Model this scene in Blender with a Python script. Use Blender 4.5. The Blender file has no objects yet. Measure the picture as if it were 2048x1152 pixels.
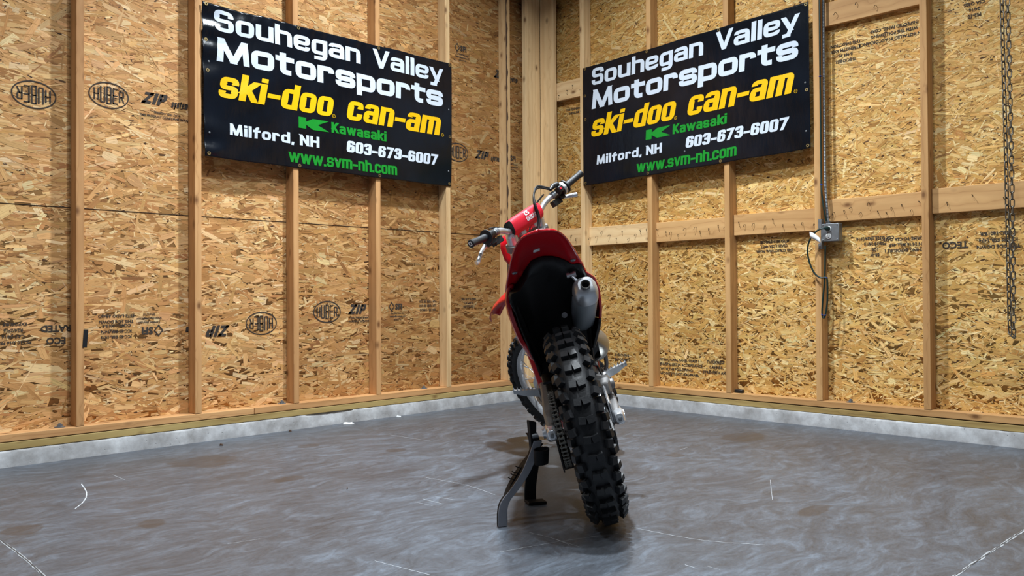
import bpy, math, random
import numpy as np
from mathutils import Vector, Matrix

SC = bpy.context.scene
COL = SC.collection

# ---------------------------------------------------------------- camera, world, lamps, exposure
CAM = dict(x=-4.86136, y=-4.4669, z=0.78626, yaw=0.77845, pitch=0.01137, roll=-0.00619, f=1669.69)
def make_camera():
    c = CAM
    fw = Vector((math.cos(c['yaw'])*math.cos(c['pitch']), math.sin(c['yaw'])*math.cos(c['pitch']), math.sin(c['pitch'])))
    r = Vector((math.sin(c['yaw']), -math.cos(c['yaw']), 0)); u = r.cross(fw)
    r2 = math.cos(c['roll'])*r + math.sin(c['roll'])*u
    u2 = -math.sin(c['roll'])*r + math.cos(c['roll'])*u
    cd = bpy.data.cameras.new('camera'); cd.sensor_width = 36; cd.lens = c['f']/2048*36
    cd.clip_start = .05; cd.clip_end = 100
    o = bpy.data.objects.new('camera', cd); COL.objects.link(o)
    o.matrix_world = Matrix(((r2.x, u2.x, -fw.x, c['x']), (r2.y, u2.y, -fw.y, c['y']), (r2.z, u2.z, -fw.z, c['z']), (0, 0, 0, 1)))
    SC.camera = o
make_camera()

w = bpy.data.worlds.new('world'); SC.world = w; w.use_nodes = True
w.node_tree.nodes['Background'].inputs[0].default_value = (.80, .88, 1.0, 1)
w.node_tree.nodes['Background'].inputs[1].default_value = 0.11

def lamp(name, loc, energy, size, color=(.87, .945, 1.0), spread=150):
    l = bpy.data.lights.new(name, 'AREA'); l.energy = energy; l.shape = 'DISK'; l.size = size; l.color = color; l.spread = math.radians(spread)
    o = bpy.data.objects.new(name, l); COL.objects.link(o); o.location = loc
    return o
lamp('ceiling_lamp', (-1.82, -1.53, 4.3), 165, .16, spread=124)
lamp('ceiling_lamp', (-2.95, -2.65, 4.2), 115, .2, spread=130)
lamp('ceiling_lamp', (-3.15, -3.78, 4.3), 50, .2)
lamp('ceiling_lamp', (-4.75, -4.15, 4.3), 22, .25)
lamp('ceiling_lamp', (-5.4, -1.6, 4.3), 40, .5, spread=130)
lamp('ceiling_lamp', (-1.9, -5.2, 4.3), 40, .5, spread=130)

SC.view_settings.view_transform = 'Standard'
SC.view_settings.look = 'None'
SC.view_settings.gamma = 1
SC.view_settings.use_curve_mapping = False
SC.view_settings.exposure = -0.3

# ---------------------------------------------------------------- materials
def lin(c):
    return tuple(((v/255)/12.92 if v/255 <= .04045 else ((v/255+.055)/1.055)**2.4) for v in c)
MATS = {}
def mat(name, rgb, rough=.5, metal=0., **kw):
    m = bpy.data.materials.new(name); m.use_nodes = True
    b = m.node_tree.nodes['Principled BSDF']
    b.inputs['Base Color'].default_value = (*lin(rgb), 1)
    b.inputs['Roughness'].default_value = rough
    b.inputs['Metallic'].default_value = metal
    if 'coat' in kw: b.inputs['Coat Weight'].default_value = kw['coat']; b.inputs['Coat Roughness'].default_value = .12
    if 'spec' in kw: b.inputs['Specular IOR Level'].default_value = kw['spec']
    MATS[name] = m
    if kw.get('var', 1):
        # small procedural wear: colour and roughness vary a little
        nt = m.node_tree; N = nt.nodes; L = nt.links
        tc = N.new('ShaderNodeTexCoord'); nz = N.new('ShaderNodeTexNoise'); nz.inputs['Scale'].default_value = kw.get('nscale', 35)
        nz.inputs['Detail'].default_value = 5
        L.new(tc.outputs['Object'], nz.inputs['Vector'])
        mr = N.new('ShaderNodeMapRange'); mr.inputs['To Min'].default_value = rough*.8; mr.inputs['To Max'].default_value = min(1, rough*1.25)
        L.new(nz.outputs['Fac'], mr.inputs['Value']); L.new(mr.outputs['Result'], b.inputs['Roughness'])
        mx = N.new('ShaderNodeMix'); mx.data_type = 'RGBA'
        c = lin(rgb); k = kw.get('amt', .12)
        mx.inputs['A'].default_value = (*[v*(1-k) for v in c], 1); mx.inputs['B'].default_value = (*[min(1, v*(1+k)) for v in c], 1)
        L.new(nz.outputs['Fac'], mx.inputs['Factor']); L.new(mx.outputs['Result'], b.inputs['Base Color'])
        if kw.get('bump'):
            bp = N.new('ShaderNodeBump'); bp.inputs['Strength'].default_value = kw['bump']; bp.inputs['Distance'].default_value = .002
            nb = N.new('ShaderNodeTexNoise'); nb.inputs['Scale'].default_value = kw.get('bscale', 400); nb.inputs['Detail'].default_value = 3
            L.new(tc.outputs['Object'], nb.inputs['Vector']); L.new(nb.outputs['Fac'], bp.inputs['Height']); L.new(bp.outputs['Normal'], b.inputs['Normal'])
    return m

class NT:
    """tiny node helper"""
    def __init__(s, name):
        s.m = bpy.data.materials.new(name); s.m.use_nodes = True; s.t = s.m.node_tree; s.N = s.t.nodes; s.L = s.t.links
        s.b = s.N['Principled BSDF']; MATS[name] = s.m
    def n(s, typ, **kw):
        d = s.N.new('ShaderNode'+typ)
        for k, v in kw.items():
            if k.startswith('_'): setattr(d, k[1:], v)
            else: d.inputs[k.replace('__', ' ')].default_value = v
        return d
    def l(s, a, b): s.L.new(a, b)
    def ramp(s, fac, stops):
        d = s.N.new('ShaderNodeValToRGB'); e = d.color_ramp.elements
        while len(e) < len(stops): e.new(.5)
        for i, (p, c) in enumerate(stops):
            e[i].position = p; e[i].color = (*c, 1) if len(c) == 3 else c
        s.l(fac, d.inputs['Fac']); return d
    def mapping(s, vec, scale=(1, 1, 1), rot=(0, 0, 0), loc=(0, 0, 0)):
        d = s.N.new('ShaderNodeMapping'); d.inputs['Scale'].default_value = scale; d.inputs['Rotation'].default_value = rot; d.inputs['Location'].default_value = loc
        s.l(vec, d.inputs['Vector']); return d.outputs['Vector']
    def mix(s, fac, a, b, blend='MIX'):
        d = s.N.new('ShaderNodeMix'); d.data_type = 'RGBA'; d.blend_type = blend
        for v, k in ((fac, 'Factor'), (a, 'A'), (b, 'B')):
            if hasattr(v, 'links') or hasattr(v, 'is_linked'): s.l(v, d.inputs[k])
            else: d.inputs[k].default_value = v if k == 'Factor' else (*v, 1)
        return d.outputs['Result']
    def math(s, op, a, b=None, c=None):
        d = s.N.new('ShaderNodeMath'); d.operation = op
        for i, v in enumerate((a, b, c)):
            if v is None: continue
            if hasattr(v, 'is_linked'): s.l(v, d.inputs[i])
            else: d.inputs[i].default_value = v
        return d.outputs[0]

def make_osb(name, dark):
    t = NT(name)
    at = t.n('Attribute', _attribute_name='flake'); uv = t.n('UVMap')
    v = t.mapping(uv.outputs['UV'], (9, 260, 1))
    nz = t.n('TexNoise', Scale=1., Detail=4., Roughness=.6); t.l(v, nz.inputs['Vector'])
    g = t.ramp(nz.outputs['Fac'], [(.25, (.58, .53, .48)), (.5, (1, 1, 1)), (.8, (1.18, 1.16, 1.12))])
    c = t.mix(1., at.outputs['Color'], g.outputs['Color'], 'MULTIPLY')
    tc = t.n('TexCoord')
    n2 = t.n('TexNoise', Scale=55., Detail=4., Roughness=.65); t.l(t.mapping(tc.outputs['Object'], (1, 1, 2.5)), n2.inputs['Vector'])
    sp = t.ramp(n2.outputs['Fac'], [(.29, dark), (.36, (1, 1, 1))])
    c = t.mix(.8, c, sp.outputs['Color'], 'MULTIPLY')
    t.l(c, t.b.inputs['Base Color'])
    t.b.inputs['Roughness'].default_value = .62; t.b.inputs['Specular IOR Level'].default_value = .25
    bp = t.n('Bump', Strength=.25, Distance=.001); t.l(nz.outputs['Fac'], bp.inputs['Height']); t.l(bp.outputs['Normal'], t.b.inputs['Normal'])
make_osb('osb', (.40, .28, .18))

def make_lumber(name, light, mid, darkc, knots=True, streak=None):
    t = NT(name)
    tc = t.n('TexCoord'); oi = t.n('ObjectInfo')
    off = t.n('VectorMath', _operation='MULTIPLY_ADD'); t.l(tc.outputs['Object'], off.inputs[0]); off.inputs[1].default_value = (1, 1, 1)
    cmb = t.n('CombineXYZ')
    for k, f in (('X', 37.), ('Y', 11.), ('Z', 23.)): t.l(t.math('MULTIPLY', oi.outputs['Random'], f), cmb.inputs[k])
    t.l(cmb.outputs[0], off.inputs[2]); P = off.outputs[0]
    # warp around knots
    vk = t.n('TexVoronoi', Scale=1., Randomness=1.); t.l(t.mapping(P, (8.5, 15, 15)), vk.inputs['Vector'])
    near = t.math('SUBTRACT', 1., t.math('SMOOTH_MIN', 1., t.math('MULTIPLY', vk.outputs['Distance'], 2.2), .2))
    wp = t.n('TexNoise', Scale=1.2, Detail=2.); t.l(t.mapping(P, (1, 4, 4)), wp.inputs['Vector'])
    dist = t.math('ADD', t.math('MULTIPLY', near, .5), t.math('MULTIPLY', wp.outputs['Fac'], 1.6))
    sx = t.n('SeparateXYZ'); t.l(P, sx.inputs[0])
    rr = t.math('ADD', t.math('MULTIPLY', sx.outputs['Y'], 26.), t.math('ADD', t.math('MULTIPLY', sx.outputs['Z'], 17.), dist))
    wv = t.math('FRACT', rr)
    fine = t.n('TexNoise', Scale=1., Detail=4.); t.l(t.mapping(P, (5, 190, 190)), fine.inputs['Vector'])
    broad = t.n('TexNoise', Scale=1., Detail=3.); t.l(t.mapping(P, (1.4, 9, 9)), broad.inputs['Vector'])
    c = t.ramp(wv, [(0., mid), (.55, light), (.88, mid), (1., darkc if streak is None else streak)])
    c2 = t.mix(t.math('MULTIPLY_ADD', fine.outputs['Fac'], .7, .10), light, c.outputs['Color'])
    br = t.ramp(broad.outputs['Fac'], [(.3, (.80, .74, .68)), (.6, (1.05, 1.03, 1.0))])
    c2 = t.mix(1., c2, br.outputs['Color'], 'MULTIPLY')
    tone = t.ramp(oi.outputs['Random'], [(0, (.86, .80, .74)), (.5, (1., .98, .95)), (1, (1.06, 1.06, 1.05))])
    c2 = t.mix(1., c2, tone.outputs['Color'], 'MULTIPLY')
    if knots:
        kn = t.ramp(vk.outputs['Distance'], [(.08, (1, 1, 1)), (.17, (.5, .5, .5)), (.30, (0, 0, 0))])
        scol = t.n('SeparateColor'); t.l(vk.outputs['Color'], scol.inputs[0])
        sel = t.math('MULTIPLY', t.math('GREATER_THAN', scol.outputs[0], .64), kn.outputs['Color'])
        c2 = t.mix(t.math('MULTIPLY', sel, .8), c2, lin((92, 52, 26)))
    t.l(c2, t.b.inputs['Base Color']); t.b.inputs['Roughness'].default_value = .6; t.b.inputs['Specular IOR Level'].default_value = .25
    bp = t.n('Bump', Strength=.12, Distance=.001); t.l(fine.outputs['Fac'], bp.inputs['Height']); t.l(bp.outputs['Normal'], t.b.inputs['Normal'])
make_lumber('lumber_left', lin((204, 160, 112)), lin((182, 136, 88)), lin((140, 92, 54)))
make_lumber('lumber_right', lin((202, 162, 112)), lin((180, 138, 90)), lin((142, 98, 58)))
make_lumber('lumber_pale', lin((224, 196, 152)), lin((206, 170, 124)), lin((172, 130, 88)))
make_lumber('treated_lumber', lin((176, 156, 104)), lin((148, 122, 74)), lin((112, 86, 50)), True, lin((100, 78, 44)))

def make_floor():
    t = NT('concrete_floor'); tc = t.n('TexCoord'); P = tc.outputs['Object']
    wn = t.n('TexNoise', Scale=1.3, Detail=3.); t.l(P, wn.inputs['Vector'])
    off = t.n('VectorMath', _operation='MULTIPLY_ADD'); t.l(wn.outputs['Color'], off.inputs[0]); off.inputs[1].default_value = (.5, .5, 0); t.l(P, off.inputs[2])
    # trowel swirls, drawn out across the slab
    sw = t.n('TexNoise', Scale=5.5, Detail=9., Roughness=.72, Distortion=.7); t.l(t.mapping(off.outputs[0], (1., 2.6, 1), (0, 0, math.radians(-42))), sw.inputs['Vector'])
    big = t.n('TexNoise', Scale=.9, Detail=4., Roughness=.55); t.l(P, big.inputs['Vector'])
    fine = t.n('TexNoise', Scale=60., Detail=6., Roughness=.7); t.l(t.mapping(P, (1, 3, 1), (0, 0, math.radians(-42))), fine.inputs['Vector'])
    c = t.ramp(sw.outputs['Fac'], [(.28, lin((68, 70, 74))), (.5, lin((84, 90, 98))), (.75, lin((112, 124, 137)))])
    s2 = t.n('TexNoise', Scale=24., Detail=8., Roughness=.7, Distortion=.8); t.l(t.mapping(off.outputs[0], (1., 2.6, 1), (0, 0, math.radians(-42))), s2.inputs['Vector'])
    m2 = t.ramp(s2.outputs['Fac'], [(.3, (.72, .70, .70)), (.55, (1, 1, 1)), (.75, (1.2, 1.22, 1.25))])
    c = t.mix(1., c.outputs['Color'], m2.outputs['Color'], 'MULTIPLY')
    bg = t.ramp(big.outputs['Fac'], [(.35, lin((222, 214, 210))), (.65, (1, 1, 1))])
    c = t.mix(1., c, bg.outputs['Color'], 'MULTIPLY')
    fr = t.ramp(fine.outputs['Fac'], [(.3, (.78, .77, .76)), (.6, (1.05, 1.05, 1.06))])
    c = t.mix(.8, c, fr.outputs['Color'], 'MULTIPLY')
    # old damp stains
    sx = t.n('SeparateXYZ'); t.l(P, sx.inputs[0])
    nz = t.n('TexNoise', Scale=9., Detail=4.); t.l(P, nz.inputs['Vector'])
    acc = None
    for (x, y, ra, rb) in [(-3.02, -.54, .16, .16), (-3.66, -1.5, .05, .06), (-1.35, -2.13, .05, .05), (-.63, -2.10, .17, .12), (-2.45, -.55, .07, .05), (-2.2, -1.0, .06, .05), (-2.95, -1.2, .08, .05), (-4.0, -1.25, .06, .08), (-1.9, -3.1, .12, .04)]:
        dx = t.math('DIVIDE', t.math('SUBTRACT', sx.outputs['X'], x), ra); dy = t.math('DIVIDE', t.math('SUBTRACT', sx.outputs['Y'], y), rb)
        d = t.math('SQRT', t.math('ADD', t.math('MULTIPLY', dx, dx), t.math('MULTIPLY', dy, dy)))
        d = t.math('ADD', d, t.math('MULTIPLY', t.math('SUBTRACT', nz.outputs['Fac'], .5), 1.1))
        mr = t.n('MapRange'); mr.inputs['From Min'].default_value = 1.05; mr.inputs['From Max'].default_value = .85; t.l(d, mr.inputs['Value'])
        acc = mr.outputs[0] if acc is None else t.math('MAXIMUM', acc, mr.outputs[0])
    c = t.mix(t.math('MULTIPLY', acc, .6), c, lin((58, 49, 43)))
    t.l(c, t.b.inputs['Base Color'])
    rg = t.n('MapRange'); rg.inputs['To Min'].default_value = .30; rg.inputs['To Max'].default_value = .50
    t.l(sw.outputs['Fac'], rg.inputs['Value']); t.l(rg.outputs[0], t.b.inputs['Roughness'])
    t.b.inputs['Specular IOR Level'].default_value = .55
    hb = t.math('ADD', t.math('MULTIPLY', sw.outputs['Fac'], 1.), t.math('MULTIPLY', fine.outputs['Fac'], .25))
    bp = t.n('Bump', Strength=.18, Distance=.004); t.l(hb, bp.inputs['Height']); t.l(bp.outputs['Normal'], t.b.inputs['Normal'])
make_floor()

def make_curb():
    t = NT('concrete_curb'); tc = t.n('TexCoord'); P = tc.outputs['Object']
    a = t.n('TexNoise', Scale=7., Detail=8., Roughness=.65); t.l(P, a.inputs['Vector'])
    c = t.ramp(a.outputs['Fac'], [(.3, lin((132, 130, 128))), (.5, lin((166, 166, 167))), (.7, lin((200, 202, 204)))])
    v = t.n('TexVoronoi', Scale=62.); t.l(P, v.inputs['Vector'])
    sc = t.n('SeparateColor'); t.l(v.outputs['Color'], sc.inputs[0])
    pit = t.ramp(v.outputs['Distance'], [(.06, (1, 1, 1)), (.19, (0, 0, 0))])
    pm = t.math('MULTIPLY', t.math('GREATER_THAN', sc.outputs[0], .80), pit.outputs['Color'])
    c2 = t.mix(t.math('MULTIPLY', pm, .5), c.outputs['Color'], lin((70, 66, 62)))
    t.l(c2, t.b.inputs['Base Color']); t.b.inputs['Roughness'].default_value = .8
    h = t.math('SUBTRACT', a.outputs['Fac'], pm)
    bp = t.n('Bump', Strength=.5, Distance=.004); t.l(h, bp.inputs['Height']); t.l(bp.outputs['Normal'], t.b.inputs['Normal'])
make_curb()

def make_vinyl():
    t = NT('black_vinyl'); tc = t.n('TexCoord'); P = tc.outputs['Object']
    a = t.n('TexNoise', Scale=5., Detail=4.); t.l(P, a.inputs['Vector'])
    c = t.ramp(a.outputs['Fac'], [(.3, lin((9, 12, 18))), (.7, lin((16, 21, 30)))])
    t.l(c.outputs['Color'], t.b.inputs['Base Color'])
    t.b.inputs['Roughness'].default_value = .2; t.b.inputs['Specular IOR Level'].default_value = .35
    f = t.n('TexNoise', Scale=26., Detail=3.); t.l(t.mapping(P, (1, 1, .35)), f.inputs['Vector'])
    wv = t.n('TexNoise', Scale=420., Detail=1.); t.l(P, wv.inputs['Vector'])
    h = t.math('ADD', f.outputs['Fac'], t.math('MULTIPLY', wv.outputs['Fac'], .06))
    bp = t.n('Bump', Strength=.35, Distance=.006); t.l(h, bp.inputs['Height']); t.l(bp.outputs['Normal'], t.b.inputs['Normal'])
make_vinyl()
mat('print_white', (204, 214, 226), .35, amt=.03); mat('print_yellow', (232, 182, 6), .35, amt=.03); mat('print_green', (14, 136, 40), .35, amt=.05)
mat('stamp_ink', (52, 44, 38), .8, amt=.3, nscale=300)
mat('seam_gap', (40, 28, 18), .9)
mat('red_plastic', (184, 6, 24), .32, coat=.3, amt=.05)
mat('red_foam', (214, 22, 48), .62, amt=.05)
mat('red_frame', (176, 12, 20), .35, amt=.05)
mat('black_plastic', (15, 15, 17), .48, amt=.2, bump=.15)
mat('rubber', (19, 20, 23), .5, amt=.25, bump=.25, bscale=160)
mat('grip_rubber', (28, 30, 34), .55, amt=.2)
mat('aluminium', (206, 209, 213), .32, .7, amt=.08)
mat('polished_metal', (228, 230, 234), .22, .72, amt=.05)
mat('cast_aluminium', (122, 120, 119), .5, .5, amt=.1, bump=.1)
mat('silencer_grey', (148, 156, 162), .42, .25, amt=.05)
mat('pipe_steel', (150, 148, 142), .33, .85, amt=.15)
mat('chain_steel', (140, 136, 128), .28, .8, amt=.2)
mat('dark_steel', (62, 60, 58), .45, .9, amt=.25)
mat('hub_black', (26, 26, 28), .4, .4)
mat('white_ink', (235, 235, 238), .5, amt=.02)
mat('galvanised', (128, 132, 136), .42, .6, amt=.15, nscale=60)
mat('receptacle_white', (222, 222, 220), .4, amt=.03)
mat('green_cord', (6, 38, 34), .45, amt=.1)
mat('blue_tie', (30, 60, 160), .45)
mat('tag_white', (222, 224, 226), .6, amt=.05)
mat('iron_link', (112, 104, 92), .45, .85, amt=.3, nscale=80)
mat('nail_steel', (24, 21, 20), .5, .6, amt=.3)
mat('stand_grey', (124, 126, 134), .40, .1, amt=.06)
mat('stand_black', (12, 12, 14), .6, spec=.2, amt=.1)
mat('brass', (170, 150, 104), .4, .9)
mat('scratch', (196, 202, 208), .6, amt=.2, nscale=120)
mat('joint', (60, 56, 54), .9, amt=.4, nscale=90)
mat('joint_chalk', (150, 152, 154), .9, amt=.3, nscale=120)
mat('paper_white', (225, 228, 230), .8)
mat('dirt', (70, 50, 36), .9)
mat('black_tape', (16, 17, 20), .5)
mat('seat_black', (18, 18, 20), .75, bump=.2)
mat('hole_black', (4, 4, 4), .9, var=0)

# ---------------------------------------------------------------- mesh builder
def smooth_path(pts, n=8):
    P = [Vector(p) for p in pts]
    if len(P) < 3: return P
    out = []
    for i in range(len(P)-1):
        p0 = P[max(i-1, 0)]; p1 = P[i]; p2 = P[i+1]; p3 = P[min(i+2, len(P)-1)]
        for k in range(n):
            t = k/n
            out.append(.5*((2*p1)+(p2-p0)*t+(2*p0-5*p1+4*p2-p3)*t*t+(3*p1-p0-3*p2+p3)*t**3))
    out.append(P[-1]); return out

class MB:
    def __init__(s): s.v = []; s.f = []
    def add(s, vs, fs):
        o = len(s.v); s.v += [Vector(v) for v in vs]; s.f += [tuple(i+o for i in f) for f in fs]; return s
    def box(s, c, size, R=None):
        c = Vector(c); h = [k/2 for k in size]
        vs = [Vector((x*h[0], y*h[1], z*h[2])) for x in (-1, 1) for y in (-1, 1) for z in (-1, 1)]
        if R is not None: vs = [R @ v for v in vs]
        return s.add([c+v for v in vs], [(0, 1, 3, 2), (4, 6, 7, 5), (0, 4, 5, 1), (2, 3, 7, 6), (0, 2, 6, 4), (1, 5, 7, 3)])
    def box2(s, a, b):
        a = Vector(a); b = Vector(b); return s.box((a+b)/2, [abs(k) for k in (b-a)])
    def loft(s, rings, cap=True, closed=False):
        n = len(rings[0]); vs = [v for r in rings for v in r]; fs = []
        m = len(rings)
        for i in range(m if closed else m-1):
            j = (i+1) % m
            for k in range(n):
                k2 = (k+1) % n; fs.append((i*n+k, i*n+k2, j*n+k2, j*n+k))
        if cap and not closed:
            fs.append(tuple(reversed(range(n)))); fs.append(tuple((m-1)*n+k for k in range(n)))
        return s.add(vs, fs)
    def tube(s, pts, r, n=12, cap=True, sq=None):
        P = [Vector(p) for p in pts]; rr = r if hasattr(r, '__len__') else [r]*len(P)
        rings = []; prev = None
        for i, p in enumerate(P):
            d = (P[min(i+1, len(P)-1)]-P[max(i-1, 0)]).normalized()
            if prev is None:
                a = Vector((0, 0, 1)) if abs(d.z) < .9 else Vector((1, 0, 0)); u = d.cross(a).normalized()
            else:
                u = (prev - d*prev.dot(d)).normalized()
            prev = u; v = d.cross(u)
            sx, sy = sq if sq else (1, 1)
            rings.append([p+rr[i]*(math.cos(2*math.pi*k/n)*u*sx+math.sin(2*math.pi*k/n)*v*sy) for k in range(n)])
        return s.loft(rings, cap)
    def lathe(s, prof, o, axis, n=32, closed=False, cap=True):
        """prof: (radius, height along axis)"""
        ax = Vector(axis).normalized(); a = Vector((0, 0, 1)) if abs(ax.z) < .9 else Vector((1, 0, 0))
        u = ax.cross(a).normalized(); v = ax.cross(u); o = Vector(o)
        rings = [[o+ax*h+r*(math.cos(2*math.pi*k/n)*u+math.sin(2*math.pi*k/n)*v) for k in range(n)] for r, h in prof]
        return s.loft(rings, cap, closed)
    def sheet(s, grid):
        m, n = len(grid), len(grid[0])
        return s.add([p for r in grid for p in r], [(i*n+j, i*n+j+1, (i+1)*n+j+1, (i+1)*n+j) for i in range(m-1) for j in range(n-1)])
    def prism(s, poly, d):
        """poly: 3d loop, extruded along d"""
        d = Vector(d); n = len(poly); P = [Vector(p) for p in poly]
        vs = P+[p+d for p in P]
        return s.add(vs, [tuple(reversed(range(n))), tuple(n+k for k in range(n))]+[(k, (k+1) % n, n+(k+1) % n, n+k) for k in range(n)])
    def ell(s, c, r, n=16, m=10, R=None):
        c = Vector(c); rings = []
        for i in range(m+1):
            t = math.pi*i/m; t = min(max(t, .02), math.pi-.02)
            ring = [Vector((r[0]*math.sin(t)*math.cos(2*math.pi*k/n), r[1]*math.sin(t)*math.sin(2*math.pi*k/n), r[2]*math.cos(t))) for k in range(n)]
            rings.append([c+(R @ v if R else v) for v in ring])
        return s.loft(rings)
    def xf(s, f): s.v = [Vector(f(v)) for v in s.v]; return s

def build(name, b, m, parent=None, bevel=0, solid=0, smooth=35, sub=0):
    me = bpy.data.meshes.new(name)
    me.from_pydata([tuple(v) for v in b.v], [], b.f)
    mm = m if isinstance(m, (list, tuple)) else [m]
    for k in mm: me.materials.append(MATS[k])
    me.update()
    import bmesh
    bm = bmesh.new(); bm.from_mesh(me); bmesh.ops.recalc_face_normals(bm, faces=bm.faces); bm.to_mesh(me); bm.free()
    if smooth:
        me.polygons.foreach_set('use_smooth', [True]*len(me.polygons)); me.set_sharp_from_angle(angle=math.radians(smooth))
    o = bpy.data.objects.new(name, me); COL.objects.link(o)
    if parent: o.parent = parent
    if solid: md = o.modifiers.new('solid', 'SOLIDIFY'); md.thickness = solid; md.offset = 0
    if sub: md = o.modifiers.new('sub', 'SUBSURF'); md.levels = sub; md.render_levels = sub
    if bevel: md = o.modifiers.new('bevel', 'BEVEL'); md.width = bevel; md.segments = 2; md.limit_method = 'ANGLE'; md.angle_limit = math.radians(40)
    return o
def tag(o, label, cat, group=None):
    o['label'] = label; o['category'] = cat
    if group: o['group'] = group
    return o
def struct(o): o['kind'] = 'structure'; return o
def empty(name, loc, label, cat, group=None):
    o = bpy.data.objects.new(name, None); COL.objects.link(o); o.location = loc; o.empty_display_size = .1
    return tag(o, label, cat, group)

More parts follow.
